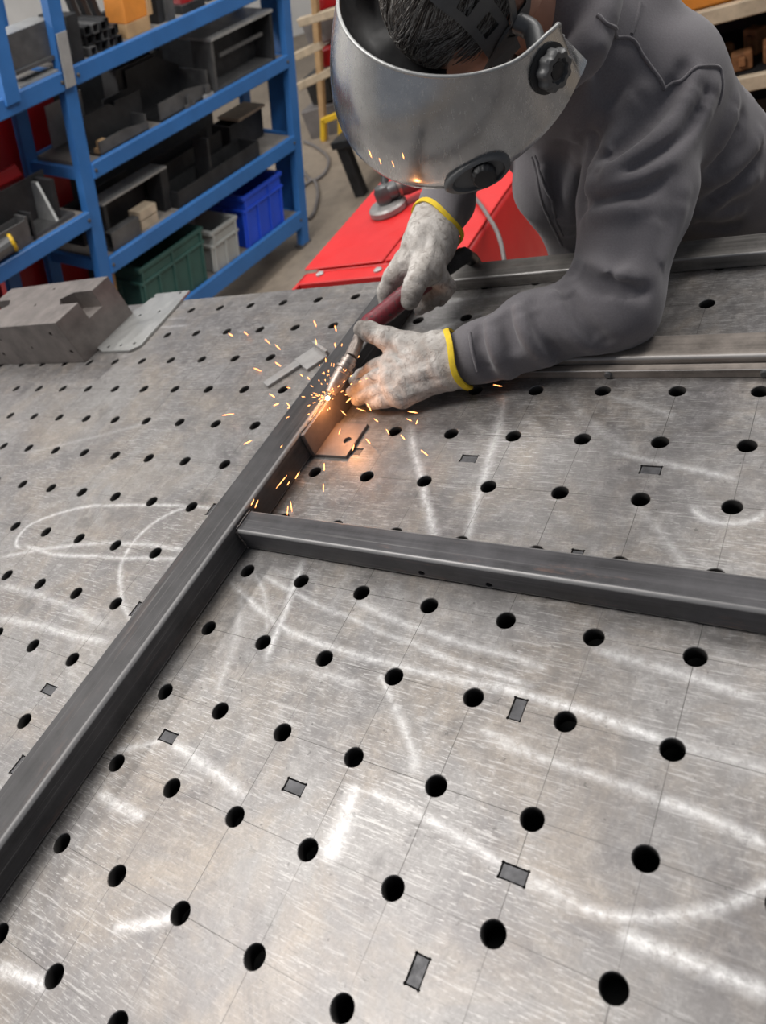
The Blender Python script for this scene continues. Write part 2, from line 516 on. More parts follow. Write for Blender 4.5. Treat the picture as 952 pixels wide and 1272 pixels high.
def table_material():
    k = NT('worn_table_steel')
    pos = k.n('ShaderNodeNewGeometry').outputs['Position']
    flat = k.n('ShaderNodeVectorMath', operation='MULTIPLY', ins={0: pos, 1: (1, 1, 0)}).outputs[0]
    grp = stroke_group()
    wob = k.n('ShaderNodeTexNoise', ins={'Vector': flat, 'Scale': 7.0, 'Detail': 2.0})
    wv = k.n('ShaderNodeVectorMath', operation='MULTIPLY_ADD', ins={0: wob.outputs['Color'], 1: (0.016, 0.016, 0), 2: flat}).outputs[0]
    wv = k.n('ShaderNodeVectorMath', operation='SUBTRACT', ins={0: wv, 1: (0.008, 0.008, 0)}).outputs[0]
    prev = None
    for a, b, c, wmm, st in STROKES:
        A, B, C_ = [at_z(*q) for q in (a, b, c)]
        for q in (A, B, C_): q.z = 0
        ce = circle3(A, B, C_)
        if (ce - A).length > 60: ce = A + (ce - A).normalized() * 60
        md = (A + C_) / 2 * 0.5 + B * 0.5
        nd = k.n('ShaderNodeGroup', node_tree=grp)
        k.l(wv, nd.inputs['P'])
        nd.inputs['Centre'].default_value = ce
        nd.inputs['Middle'].default_value = md
        nd.inputs['Radius'].default_value = (ce - A).length
        nd.inputs['Half'].default_value = (A - C_).length / 2
        nd.inputs['Width'].default_value = wmm * 0.0015
        nd.inputs['Strength'].default_value = st
        if prev is not None: k.l(prev, nd.inputs['Prev'])
        prev = nd.outputs[0]
    fine = k.noise(flat, 300, 3, 0.75)
    hatch = k.ramp(k.noise(k.scaled(flat, (1, 1, 1), (0, 0, 0.8)), 110, 4, 0.75), [(0.30, 0.15), (0.62, 1.0)])
    stroke = k.math('MULTIPLY', prev, hatch)
    # stains and cloudy tone
    c1 = k.noise(flat, 3.2, 5, 0.62, 0.4)
    c2 = k.noise(k.scaled(flat, (1, 1, 1), (0, 0, 0.6)), 8.0, 5, 0.68, 0.6)
    col = k.mix(k.ramp(c1, [(0.36, 0.0), (0.64, 1.0)]), (0.208, 0.196, 0.193), (0.318, 0.307, 0.300))
    col = k.mix(k.math('MULTIPLY', k.ramp(c2, [(0.44, 0.0), (0.68, 1.0)]), 0.62), col, (0.36, 0.300, 0.240))
    c3 = k.noise(k.scaled(flat, (1, 1, 1), (0, 0, 2.1)), 6.0, 6, 0.75, 0.8)
    col = k.mix(k.math('MULTIPLY', k.ramp(c3, [(0.50, 0.0), (0.72, 1.0)]), 0.88), col, (0.125, 0.118, 0.125))
    c4 = k.noise(flat, 38, 6, 0.8, 0.3)
    col = k.mix(k.math('MULTIPLY', k.ramp(c4, [(0.40, 1.0), (0.60, 0.0)]), 0.42), col, (0.13, 0.12, 0.115))
    col = k.mix(k.math('MULTIPLY', k.ramp(c4, [(0.52, 0.0), (0.66, 1.0)]), 0.22), col, (0.50, 0.485, 0.465))
    # scuffs: brushed noise in several directions, bright and dark
    tot = None
    for ang, sx, sy, lo in ((0.35, 16, 260, 0.62), (-0.9, 22, 330, 0.60), (1.5, 14, 240, 0.61), (2.4, 60, 420, 0.60), (0.9, 70, 380, 0.61)):
        s_ = k.noise(k.scaled(flat, (sx, sy, 1), (0, 0, ang)), 1.0, 2, 0.6)
        r_ = k.ramp(s_, [(lo, 0.0), (lo + 0.09, 1.0)])
        tot = r_ if tot is None else k.math('MAXIMUM', tot, r_)
    zone = k.ramp(k.noise(flat, 4.0, 3, 0.5), [(0.40, 0.25), (0.62, 1.0)])
    scuff = k.math('MULTIPLY', k.math('MULTIPLY', tot, zone), 0.62)
    col = k.mix(scuff, col, (0.56, 0.545, 0.53))
    dk = k.ramp(k.noise(k.scaled(flat, (40, 300, 1), (0, 0, -0.4)), 1.0, 3, 0.6), [(0.30, 1.0), (0.38, 0.0)])
    col = k.mix(k.math('MULTIPLY', dk, 0.45), col, (0.09, 0.085, 0.08))
    pit = k.ramp(k.noise(flat, 120, 3, 0.6), [(0.28, 1.0), (0.34, 0.0)])
    col = k.mix(k.math('MULTIPLY', pit, 0.6), col, (0.075, 0.07, 0.068))
    col = k.mix(k.math('MULTIPLY', k.ramp(fine, [(0.35, 0.0), (0.65, 1.0)]), 0.30), col, (0.11, 0.105, 0.10))
    sm = k.ramp(k.noise(flat, 10.5, 4, 0.6), [(0.62, 0.0), (0.74, 1.0)])
    col = k.mix(k.math('MULTIPLY', sm, 0.7), col, (0.085, 0.08, 0.08))
    col = k.mix(k.math('MULTIPLY', stroke, 0.95), col, (0.74, 0.73, 0.725))
    # scribed lines every 100 mm
    sep = k.n('ShaderNodeSeparateXYZ', ins={0: flat})
    ln = None
    for ax in (0, 1):
        f = k.math('FRACT', k.math('ADD', k.math('MULTIPLY', sep.outputs[ax], 10.0), 100.5))
        d = k.math('ABSOLUTE', k.math('SUBTRACT', f, 0.5))
        q = k.math('LESS_THAN', d, 0.0042)
        ln = q if ln is None else k.math('MAXIMUM', ln, q)
    lnv = k.math('MULTIPLY', ln, k.ramp(k.noise(flat, 6.0, 2, 0.5), [(0.32, 0.05), (0.58, 0.9)]))
    col = k.mix(lnv, col, (0.07, 0.065, 0.06))
    rough = k.ramp(c4, [(0.3, 0.38), (0.7, 0.54)])
    rough = k.math('SUBTRACT', rough, k.math('MULTIPLY', stroke, 0.06))
    k.set(Base_Color=col, Metallic=0.62, Roughness=rough)
    h = k.math('ADD', k.math('MULTIPLY', tot, 0.5), k.math('MULTIPLY', fine, 0.6))
    k.bump(h, 0.10, 0.0006)
    return k.m
M['table'] = table_material()

# ------------------------------------------------------------------ table
X0, X1, Y0, Y1 = -24, 5, -3, 10           # hole indices
TH = 0.020
tab_root = tag(empty('welding_table', ((X0 + X1) * 0.05, (Y0 + Y1) * 0.05, 0)), 'large perforated steel welding table with a worn ground top', 'table')
bm = bmesh.new()
NS = 24
for i in range(X0, X1 + 1):
    for j in range(Y0, Y1 + 1):
        cx, cy = i * 0.1, j * 0.1
        sq = []
        for s_ in range(4):
            for q in range(6):
                u = -0.05 + q * 0.1 / 6
                sq.append([(0.05, u), (-u, 0.05), (-0.05, -u), (u, -0.05)][s_])
        ci = []
        for k_ in range(NS):
            a = -PI / 4 + 2 * PI * k_ / NS
            ci.append((math.cos(a), math.sin(a)))
        r = 0.0110
        A = [bm.verts.new((cx + x, cy + y, T)) for x, y in sq]
        B = [bm.verts.new((cx + x * (r + 0.0007), cy + y * (r + 0.0007), T)) for x, y in ci]
        C_ = [bm.verts.new((cx + x * r, cy + y * r, T - 0.0008)) for x, y in ci]
        D = [bm.verts.new((cx + x * r, cy + y * r, T - TH)) for x, y in ci]
        E_ = [bm.verts.new((cx + x, cy + y, T - TH)) for x, y in sq]
        for P, Q in ((A, B), (B, C_), (C_, D), (D, E_)):
            for k_ in range(NS):
                f_ = bm.faces.new((P[k_], P[(k_ + 1) % NS], Q[(k_ + 1) % NS], Q[k_]))
                if P is C_: f_.material_index = 1; f_.smooth = True
bmesh.ops.remove_doubles(bm, verts=bm.verts[:], dist=1e-5)
be = [e for e in bm.edges if len(e.link_faces) == 1]
bmesh.ops.bridge_loops(bm, edges=be) if False else None
# outer rim
xa, xb, ya, yb = X0 * 0.1 - 0.05, X1 * 0.1 + 0.05, Y0 * 0.1 - 0.05, Y1 * 0.1 + 0.05
def rimverts(z):
    vs = [v for v in bm.verts if abs(v.co.z - z) < 1e-6 and (abs(v.co.x - xa) < 1e-5 or abs(v.co.x - xb) < 1e-5 or abs(v.co.y - ya) < 1e-5 or abs(v.co.y - yb) < 1e-5)]
    cx_, cy_ = (xa + xb) / 2, (ya + yb) / 2
    vs.sort(key=lambda v: math.atan2((v.co.y - cy_) / (yb - ya), (v.co.x - cx_) / (xb - xa)))
    return vs
rt, rb = rimverts(T), rimverts(T - TH)
for k_ in range(len(rt)):
    k2 = (k_ + 1) % len(rt)
    bm.faces.new((rt[k_], rt[k2], rb[k2], rb[k_]))
top = build('top_plate', bm, M['table'], tab_root)
M['bore'] = paint('shaded_scale_bore', (0.045, 0.042, 0.040), 0.6, 0.3, 40, 0.3)  # black scale on the hole walls, darkened to paint in the holes' shade
top.data.materials.append(M['bore'])
SLOTS = [(-.15, .2, 1), (-.1, .05, 0), (-.15, -.05, 1), (-.35, .05, 0), (-.55, .05, 0), (-.8, .05, 0), (-.75, -.05, 1), (-.75, .2, 1), (-.75, .4, 1), (-.35, .55, 0), (-.1, .55, 0), (-.15, .4, 1), (-.55, .55, 0)]
def bone(w_, l_, r):
    """slot with round relief ears at its corners, long axis x"""
    o = []
    for sx, sy, a0 in ((1, 1, -60), (-1, 1, 30), (-1, -1, 120), (1, -1, 210)):
        for q in range(7):
            a = math.radians(a0 + 210 * q / 6)
            o.append((sx * l_ / 2 + r * math.cos(a), sy * w_ / 2 + r * math.sin(a)))
    return o
cutters = []
for x, y, v in SLOTS:
    cb = bmesh.new()
    prism(cb, bone(0.0130, 0.0240, 0.0017), T - 0.018, T + 0.01, Matrix.Translation((x, y, 0)) @ Matrix.Rotation(PI / 2 * v, 4, 'Z'))
    cutters.append(cb)
top_w = top.matrix_basis.copy()
cb = bmesh.new()
for c_ in cutters:
    merge(cb, c_)
cut(top, [cb])
for x, y, v in SLOTS:
    bm = bmesh.new()
    bx(bm, -0.0116, 0.0116, -0.0061, 0.0061, T - 0.0175, T - 0.0010, 0.0004, 1, Matrix.Translation((x, y, 0)) @ Matrix.Rotation(PI / 2 * v, 4, 'Z'))
    build('rib_tab', bm, M['insert'], tab_root)
for (a, b, c_, d) in ((xa, xb, ya, ya + .012), (xa, xb, yb - .012, yb), (xa, xa + .012, ya + .012, yb - .012), (xb - .012, xb, ya + .012, yb - .012)):
    bm = bmesh.new()
    bx(bm, a, b, c_, d, T - 0.17, T - TH, 0.001, 1)
    build('side_panel', bm, M['mid'], tab_root)
for x in np.arange(-2.25, 0.5, 0.5):
    bm = bmesh.new()
    bx(bm, x - .006, x + .006, ya + .013, yb - .013, T - 0.15, T - TH)
    build('rib', bm, M['mid'], tab_root)
bm = bmesh.new()
bx(bm, xa + .013, xb - .013, ya + .013, yb - .013, T - 0.176, T - 0.171)
build('floor_tray', bm, M['dark'], tab_root)
for x in (xa + .12, (xa + xb) / 2, xb - .12):
    for y in (ya + .12, yb - .12):
        bm = bmesh.new()
        bx(bm, x - .045, x + .045, y - .045, y + .045, 0.025, T - 0.176, 0.006)
        lg = build('leg', bm, M['mid'], tab_root)
        bm = bmesh.new()
        lathe(bm, [(.045, 0), (.045, .012), (.016, .016), (.016, .026)], (x, y, 0))
        build('foot', bm, M['dark'], lg)

# ------------------------------------------------------------------ tubes being welded
ML, MR, MH = -0.688, -0.625, 0.051
bm = bmesh.new()
hollow(bm, ((ML + MR) / 2, -0.30, T + MH / 2), ((ML + MR) / 2, 0.985, T + MH / 2), MR - ML, MH, 0.003, 0.0075, seg=6)
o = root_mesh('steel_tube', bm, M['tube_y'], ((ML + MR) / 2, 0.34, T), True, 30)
tag(o, 'long dark square steel tube running from the near left edge to the torch', 'steel tube')
bm = bmesh.new()
hollow(bm, (MR + 0.001, 0.358, T + .02), (0.62, 0.358, T + .02), 0.042, 0.040, 0.003, 0.006, seg=6)
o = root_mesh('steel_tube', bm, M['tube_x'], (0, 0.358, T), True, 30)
tag(o, 'dark square cross tube meeting the long tube at a right angle', 'steel tube')
cs = []
for px, py in ((524, 712), (608, 727)):
    q = at_y(px, py, 0.337)
    cb = bmesh.new()
    cyl(cb, (q.x, 0.33, q.z), (q.x, 0.346, q.z), 0.0045, 20)
    cs.append(cb)
cut_local = cs
for cb in cs: bmesh.ops.translate(cb, verts=cb.verts[:], vec=(0, 0, 0))
cut(o, cs)
shade(o.data, True, 30)
# fillet weld where they meet
def bead(pts, r, name, mat, parent, seed=0):
    rnd = random.Random(seed)
    b = bmesh.new()
    p = smooth_path(pts, 10)
    ph = rnd.random() * 6
    sweep(b, p, lambda t: r * (0.8 + 0.25 * math.sin(t * len(p) * 1.3 + ph)), 8)
    return build(name, b, mat, parent, None, True, 60)
M['weld'] = paint('weld_metal', (0.16, 0.145, 0.14), 0.35, 0.4, 90, 0.8)
for y in (0.337, 0.379):
    bead([(MR + 0.001, y, T + .002), (MR + 0.001, y, T + .02), (MR + 0.001, y, T + .038)], 0.0022, 'weld_bead', M['weld'], o, int(y * 1000))
bead([(MR + 0.0005, 0.340, T + .0405), (MR + 0.0005, 0.358, T + .041), (MR + 0.0005, 0.376, T + .0405)], 0.002, 'weld_bead', M['weld'], o, 5)

# angle bracket being welded to the long tube
br = tag(empty('angle_bracket', (-0.612, 0.60, T)), 'small heated steel bracket with a drilled foot at the weld', 'bracket')
bm = bmesh.new()
bx(bm, MR + 0.0012, MR + 0.0080, 0.532, 0.71, T + .0002, T + 0.0475, 0.0006, 1)
build('upright_plate', bm, M['copper_plate'], br)
bm = bmesh.new()
bx(bm, MR + 0.0084, -0.555, 0.533, 0.609, T + .0002, T + 0.0055, 0.0005, 1)
fp = build('foot_plate', bm, M['copper_plate'], br)
q = at_z(432, 547, T + .005)
cb = bmesh.new(); cyl(cb, (q.x, q.y, T - .002), (q.x, q.y, T + .02), 0.0072, 20)
bmesh.ops.translate(cb, verts=cb.verts[:], vec=(0, 0, 0))
cut(fp, [cb])
bead([(MR + 0.001, 0.540, T + .0485), (MR + 0.001, 0.57, T + .0485), (MR + 0.001, 0.625, T + .0488)], 0.0016, 'weld_bead', M['weld'], br, 9)
bead([(MR + 0.0015, 0.5315, T + .002), (MR + 0.0015, 0.5315, T + .024), (MR + 0.0015, 0.5315, T + .046)], 0.0010, 'weld_bead', M['weld'], br, 19)

# scrap piece, left of the torch
sc = tag(empty('setting_gauge', (-0.80, 0.765, T)), 'small flat T-shaped steel gauge lying left of the torch tip', 'gauge')
L1, L2 = at_z(330, 478, T + .005), at_z(371, 451, T + .005)
dv = (L2 - L1); dv.z = 0
nv = Vector((-dv.y, dv.x, 0)).normalized()
bm = bmesh.new()
MX = Matrix((dv.normalized(), nv, Vector((0, 0, 1)))).transposed().to_4x4()
MX.translation = Vector((L1.x, L1.y, T))
bx(bm, 0, dv.length, -0.010, 0.014, 0.0003, 0.006, 0.0005, 1, MX)
build('blade', bm, M['scrap'], sc)
bm = bmesh.new()
bx(bm, dv.length, dv.length + 0.052, -0.040, 0.020, 0.0003, 0.006, 0.0005, 1, MX)
hd = build('head', bm, M['scrap'], sc)
bm = bmesh.new()
bx(bm, dv.length + 0.047, dv.length + 0.053, -0.040, 0.022, 0.006, 0.016, 0.0005, 1, MX)
build('lip', bm, M['scrap'], hd)

# flat plate with holes, under the block
pl = [at_z(128, 437, T + .006), at_z(169, 434, T + .006), at_z(230, 362, T + .006), at_z(190, 365, T + .006)]
bm = bmesh.new()
out = [(-1.480, .835), (-1.375, .835), (-1.352, .855), (-1.372, 1.085), (-1.50, 1.085), (-1.51, 1.03), (-1.525, 1.01), (-1.56, .87)]
prism(bm, out, T + .0004, T + .0065, None, None, 0.0006)
o = root_mesh('drilled_plate', bm, M['plate'], (-1.44, .95, T))
tag(o, 'thin pale steel plate with drilled corners beside the notched block', 'plate')
cb = bmesh.new()
for px, py in ((135, 431), (151, 429), (167, 427), (191, 369), (224, 364), (174, 392), (198, 387)):
    q = at_z(px, py, T + .006)
    cyl(cb, (q.x, q.y, T - .004), (q.x, q.y, T + .02), 0.0047, 16)
cut(o, [cb])

# notched block
bm = bmesh.new()
out = [(-1.955, .80), (-1.515, .80), (-1.515, .882), (-1.585, .882), (-1.612, .906), (-1.585, .934), (-1.515, .934), (-1.515, .998), (-1.955, .998), (-1.955, .934), (-1.885, .934), (-1.858, .908), (-1.885, .882), (-1.955, .882)]
bx(bm, -1.955, -1.515, .80, .998, T + .0004, T + .117, 0.0015, 2)
o = root_mesh('notched_block', bm, M['block'], (-1.735, .9, T))
tag(o, 'heavy brown-grey steel block with slotted ends at the left edge of the table', 'steel block')
cb = bmesh.new()
prism(cb, [(-1.50, .882), (-1.50, .934), (-1.590, .934), (-1.618, .908), (-1.590, .882)], T + .072, T + .14)
prism(cb, [(-1.97, .882), (-1.88, .882), (-1.852, .908), (-1.88, .934), (-1.97, .934)], T + .072, T + .14)
cut(o, [cb])
cb = bmesh.new()
for px, py in ((63, 415), (40, 432), (89, 437), (5, 440), (0, 422)):
    q = at_y(px, py, .80)
    cyl(cb, (q.x, .79, q.z), (q.x, .83, q.z), 0.0055 if px != 40 else 0.004, 16)
for px, py in ((67, 359), (44, 379)):
    q = at_z(px, py, T + .117)
    cyl(cb, (q.x, q.y, T + .10), (q.x, q.y, T + .13), 0.004, 12)
cut(o, [cb])

# bars at the back of the table
def bar_tube(name, xa_, xb_, ya_, yb_, h, mat, lab, r=0.004):
    b = bmesh.new()
    hollow(b, (xa_, (ya_ + yb_) / 2, T + h / 2), (xb_, (ya_ + yb_) / 2, T + h / 2), yb_ - ya_, h, 0.003, r)
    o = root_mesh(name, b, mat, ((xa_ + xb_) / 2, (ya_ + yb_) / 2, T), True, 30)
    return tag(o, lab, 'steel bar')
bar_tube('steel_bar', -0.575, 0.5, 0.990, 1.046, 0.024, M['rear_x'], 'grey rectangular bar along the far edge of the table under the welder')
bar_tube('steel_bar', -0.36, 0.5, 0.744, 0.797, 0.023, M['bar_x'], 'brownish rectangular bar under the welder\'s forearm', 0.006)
rl = tag(empty('bolted_rail', (0.05, 0.735, T)), 'thin steel rail with round bolt heads in front of the brownish bar', 'rail')
bm = bmesh.new()
bx(bm, -0.40, 0.5, 0.727, 0.741, T + .0002, T + 0.0135, 0.001, 1)
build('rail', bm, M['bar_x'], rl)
for px, py in ((755, 463), (950, 459)):
    q = at_y(px, py, .727)
    bm = bmesh.new()
    lathe(bm, [(.0058, 0), (.0058, .002), (.004, .0035)], (q.x, .7275, T + .007), (0, -1, 0.0), 16)
    build('bolt', bm, M['mid'], rl, None, True)

# ------------------------------------------------------------------ blue shelving rack (leans along its length, as photographed)
RO = Vector((-2.6523, 3.0310, 0.0))
RB = Vector((0.079, 0.994, -0.083))
RP = Vector((0.12, 0.48, 1.0)).normalized()
RD = Vector((1.0, 0.0, -0.30)).normalized()
DS = 0.66                                   # depth scale of the rack
def W(c):                                   # (along the beams, back from the front, up the posts)
    return RO + RB * c.x - RD * (c.y * DS) + RP * c.z
RN = RB.cross(RP)
RI = Matrix((RB, -RD, RP)).transposed().inverted()
def shp(px, py, d=0.0):
    """rack coordinates of an image point at depth d behind the front"""
    r = pixel_ray(px, py)
    o_ = RO - RD * (d * DS)
    t = (o_ - CAM).dot(RN) / r.dot(RN)
    return RI @ (CAM + r * t - RO)
DEP = 0.46
def rbox(bm, s0, s1, d0, d1, h0, h1, bev=0.0, M_=None):
    bx(bm, s0, s1, d0, d1, h0, h1, bev, 1, M_, W)
def foot_h(s, d):
    z = (RO + RB * s - RD * (d * DS)).z
    return -z / RP.z + 0.012
rack = tag(empty('shelving_rack', RO), 'blue painted steel shelving rack full of metal parts behind the table', 'shelving rack')
HT = 1.75
for s0 in (-0.035, -1.46, -2.95):
    for d0, w_ in ((0.0, 0.055), (DEP, 0.045)):
        b = bmesh.new()
        h0 = foot_h(s0, d0)
        rbox(b, s0 - 0.03, s0 + 0.03, d0, d0 + 0.006, h0, HT)
        rbox(b, s0 - 0.03, s0 - 0.024, d0 + 0.006, d0 + w_, h0, HT)
        rbox(b, s0 + 0.024, s0 + 0.03, d0 + 0.006, d0 + w_, h0, HT)
        post = build('post', b, M['blue'], rack)
        b = bmesh.new()
        rbox(b, s0 - 0.045, s0 + 0.045, d0 - 0.01, d0 + w_ + 0.01, h0 - 0.012, h0)
        build('foot_plate', b, M['mid'], post)
    # end frame bracing
    for hb in (0.13, 0.52, 0.88, 1.23, 1.6):
        b = bmesh.new()
        rbox(b, s0 - 0.012, s0 + 0.012, 0.055, DEP, hb, hb + 0.04)
        build('end_brace', b, M['blue'], rack)
b = bmesh.new()
rbox(b, -0.012, -0.006, 0.06, 0.27, 0.05, 1.7)
build('end_panel', b, M['blue'], rack)
def level(s0, s1, h0, h1):
    for d0 in (-0.012, DEP + 0.01):
        b = bmesh.new()
        rbox(b, s0, s1, d0, d0 + 0.035, h0, h1, 0.004)
        bo = build('beam', b, M['blue'], rack)
        if d0 < 0:
            for s_ in (s0 + 0.012, s1 - 0.012):
                b = bmesh.new()
                lathe(b, [(.008, 0), (.008, .004), (.005, .006)], W(Vector((s_, d0 + 0.001, (h0 + h1) / 2))), RD, 8)
                build('bolt', b, M['mid'], bo)
    # deck boards
    n = 3
    for q in range(n):
        a = s0 + (s1 - s0) * q / n
        e = s0 + (s1 - s0) * (q + 1) / n
        b = bmesh.new()
        rbox(b, a + 0.002, e - 0.002, 0.024, DEP + 0.01, h1 - 0.022, h1 - 0.006)
        build('deck_board', b, M['deck'], rack)
LB = [(0.105, 0.188), (0.496, 0.563), (0.872, 0.932), (1.212, 1.277)]
for a, b_ in LB: level(-1.43, -0.065, a, b_)
for a, b_ in ((0.30, 0.36), (0.714, 0.775), (1.212, 1.277)): level(-2.92, -1.49, a, b_)

RG = 'metal parts stored on the blue rack'
def item(name, lab, cat, parts, base, group=RG):
    """parts = [(part name, material, [boxes in rack coordinates])]; a single part becomes the thing itself"""
    base = W(Vector(base))
    if len(parts) == 1:
        nm, mat, boxes = parts[0]
        b = bmesh.new()
        for q in boxes: rbox(b, *q[:6], *(q[6:]))
        return tag(root_mesh(name, b, mat, base), lab, cat, group)
    r = tag(empty(name, base), lab, cat, group)
    for nm, mat, boxes in parts:
        b = bmesh.new()
        for q in boxes: rbox(b, *q[:6], *(q[6:]))
        build(nm, b, mat, r)
    return r
def tray(s0, s1, d0, d1, h0, h1, t=0.008):
    return [(s0, s1, d0, d1, h0, h0 + t), (s0, s1, d0, d0 + t, h0 + t, h1), (s0, s1, d1 - t, d1, h0 + t, h1), (s0, s0 + t, d0 + t, d1 - t, h0 + t, h1), (s1 - t, s1, d0 + t, d1 - t, h0 + t, h1)]
def channel(s0, s1, d0, d1, h0, h1, t=0.01):       # U opening upward
    return [(s0, s1, d0, d1, h0, h0 + t), (s0, s1, d0, d0 + t, h0 + t, h1), (s0, s1, d1 - t, d1, h0 + t, h1)]
def bench(s0, s1, d0, d1, h0, h1, t=0.012):        # upside-down U
    return [(s0, s1, d0, d1, h1 - t, h1), (s0, s0 + t, d0, d1, h0, h1 - t), (s1 - t, s1, d0, d1, h0, h1 - t)]
def S_(px, py, d=0.0): return shp(px, py, d).x
def H_(px, py, d=0.0): return shp(px, py, d).z
h1, h2, h3, h0, hl = 1.272, 0.927, 0.558, 0.183, 0.770

# crates on the bottom shelf
def crate(lab, mat, s0, s1, d0, d1, hb, ht, ribs):
    r = tag(empty('crate', W(Vector(((s0 + s1) / 2, (d0 + d1) / 2, hb)))), lab, 'crate', 'plastic crates on the bottom shelf')
    t = 0.012
    b = bmesh.new()
    for q in tray(s0, s1, d0, d1, hb + 0.002, ht - 0.002, t): rbox(b, *q)
    build('shell', b, mat, r)
    b = bmesh.new()
    e = 0.012
    for q in ((s0 - e, s1 + e, d0 - e, d0), (s0 - e, s1 + e, d1, d1 + e), (s0 - e, s0, d0, d1), (s1, s1 + e, d0, d1)): rbox(b, *q, ht - 0.018, ht, 0.002)
    build('rim', b, mat, r)
    b = bmesh.new()
    for q in ((s0 - e, s1 + e, d0 - e, d0), (s0 - e, s1 + e, d1, d1 + e), (s0 - e, s0, d0, d1), (s1, s1 + e, d0, d1)): rbox(b, *q, ht - 0.075, ht - 0.062, 0.002)
    build('band', b, mat, r)
    for q in range(ribs + 1):
        a = s0 + (s1 - s0 - 0.014) * q / ribs
        b = bmesh.new()
        rbox(b, a, a + 0.014, d0 - e, d0, hb + 0.004, ht - 0.075, 0.002)
        if q % 2 == 0: rbox(b, a, a + 0.014, d0 - e, d0, ht - 0.062, ht - 0.018, 0.001)
        build('rib', b, mat, r)
    for q in range(3):
        a = d0 + (d1 - d0 - 0.014) * q / 2
        b = bmesh.new()
        rbox(b, s0 - e, s0, a, a + 0.014, hb + 0.004, ht - 0.075, 0.002)
        build('rib', b, mat, r)
    return r
cb_ = crate('bright blue plastic crate at the right end of the bottom shelf', M['crate_blue'], S_(308, 300, .03), S_(352, 270, .03), .03, .42, h0, 0.43, 3)
crate('pale grey plastic crate between the green and blue crates', M['crate_grey'], S_(268, 330, .03), S_(296, 310, .03), .03, .42, h0, 0.375, 2)
crate('dark green plastic crate at the left end of the bottom shelf', M['crate_green'], S_(184, 395, .03), S_(256, 340, .03), .03, .42, h0, 0.43, 4)
item('timber_post', 'short brown timber standing left of the green crate', 'timber', [('timber', M['wood'], [(-1.40, -1.355, .10, .15, h0, .47)])], (-1.38, .12, h0))

# shelf above the crates
a = S_(137, 300, .05)
item('steel_bench_bracket', 'long steel bracket with a bright top plate beside the left post', 'bracket', [('top_plate', M['lite'], [(S_(135, 265, .06), S_(213, 212, .06), .10, .24, .727, .735)]), ('leg', M['dark'], [(S_(208, 215, .06) - .02, S_(213, 212, .06), .10, .24, h3, .727)]), ('leg', M['dark'], [(S_(135, 265, .06), S_(135, 265, .06) + .02, .10, .24, h3, .727)])], (a, .1, h3))
item('tube_offcut', 'short grey square tube under the bright bracket', 'tube offcut', [('tube', M['mid'], [(S_(139, 296, .03), S_(139, 296, .03) + .17, .03, .035, h3, h3 + .075), (S_(139, 296, .03), S_(139, 296, .03) + .17, .085, .09, h3, h3 + .075), (S_(139, 296, .03), S_(139, 296, .03) + .17, .035, .085, h3 + .07, h3 + .075), (S_(139, 296, .03), S_(139, 296, .03) + .17, .035, .085, h3, h3 + .005)])], (a, .06, h3))
sW = S_(186, 276, .06)
item('wood_block', 'pale wooden block with a yellow end under the bright bracket', 'wood block', [('block', M['woodpale'], [(sW - .05, sW + .055, .06, .16, h3, h3 + .035), (sW - .05, sW + .055, .06, .16, h3 + .04, h3 + .075)])], (sW, .1, h3))
st0, st1 = S_(221, 243, .03), S_(322, 182, .03)
item('open_tray', 'long open black steel tray on the shelf above the crates', 'tray', [('tray', M['dark'], tray(st0, st1, .03, .22, h3, h3 + .07))], (st0, .1, h3))
item('divider', 'upright black divider standing in the open tray', 'divider', [('plate', M['dark'], [(st0 + .26, st0 + .275, .06, .19, h3 + .009, h3 + .20)])], (st0 + .26, .1, h3 + .01))
item('steel_channel', 'dark steel channel lying behind the open tray', 'channel', [('channel', M['dark'], channel(-.93, -.42, .27, .42, h3, h3 + .13))], (-.7, .3, h3))
item('steel_box', 'black steel box with a pale lid near the right post', 'box', [('body', M['dark'], tray(-.37, -.10, .25, .42, h3, h3 + .13)), ('lid', M['woodpale'], [(-.30, -.08, .24, .44, h3 + .131, h3 + .143)])], (-.24, .28, h3))
item('steel_channel', 'dark channel behind the bright bracket on the third shelf', 'channel', [('channel', M['dark'], channel(-1.38, -.98, .28, .43, h3, h3 + .15))], (-1.2, .3, h3))

# second shelf
sa = S_(122, 180, .05)
def vbox(name, lab, s0, s1, d0, d1, hb, ht, slope):
    """folded steel box whose side walls slope down to one end"""
    r = tag(empty(name, W(Vector((s0, d0, hb)))), lab, 'bracket', RG)
    b = bmesh.new(); rbox(b, s0, s1, d0, d1, hb, hb + .008); build('base', b, M['dark'], r)
    for dd in (d0, d1 - .01):
        b = bmesh.new()
        Mx = Matrix(((1, 0, 0, 0), (0, 0, 1, dd), (0, 1, 0, 0), (0, 0, 0, 1)))
        fh = .38 if dd == d0 else 1.0
        prism(b, [(s0, hb + .008), (s1, hb + .008), (s1, hb + .008 + (ht - hb) * slope * fh), (s0 + (s1 - s0) * .55, hb + (ht - hb) * fh), (s0, hb + (ht - hb) * fh)], 0, .01, Mx, W)
        build('side_wall', b, M['mid'] if dd == d0 else M['dark'], r)
    b = bmesh.new(); rbox(b, s1 - .01, s1, d0 + .01, d1 - .01, hb + .008, hb + .008 + (ht - hb) * slope * .9); build('end_plate', b, M['mid'], r)
    for q in (.25, .75):
        b = bmesh.new()
        lathe(b, [(.009, 0), (.009, .006), (.005, .008)], W(Vector((s1, d0 + (d1 - d0) * q, hb + .035))), RB, 8)
        build('bolt', b, M['lite'], r)
    return r
vbox('folded_bracket', 'folded black steel bracket with sloping sides nearest the left post', S_(124, 182, .03), S_(185, 158, .03), .03, .16, h2, h2 + .135, .45)
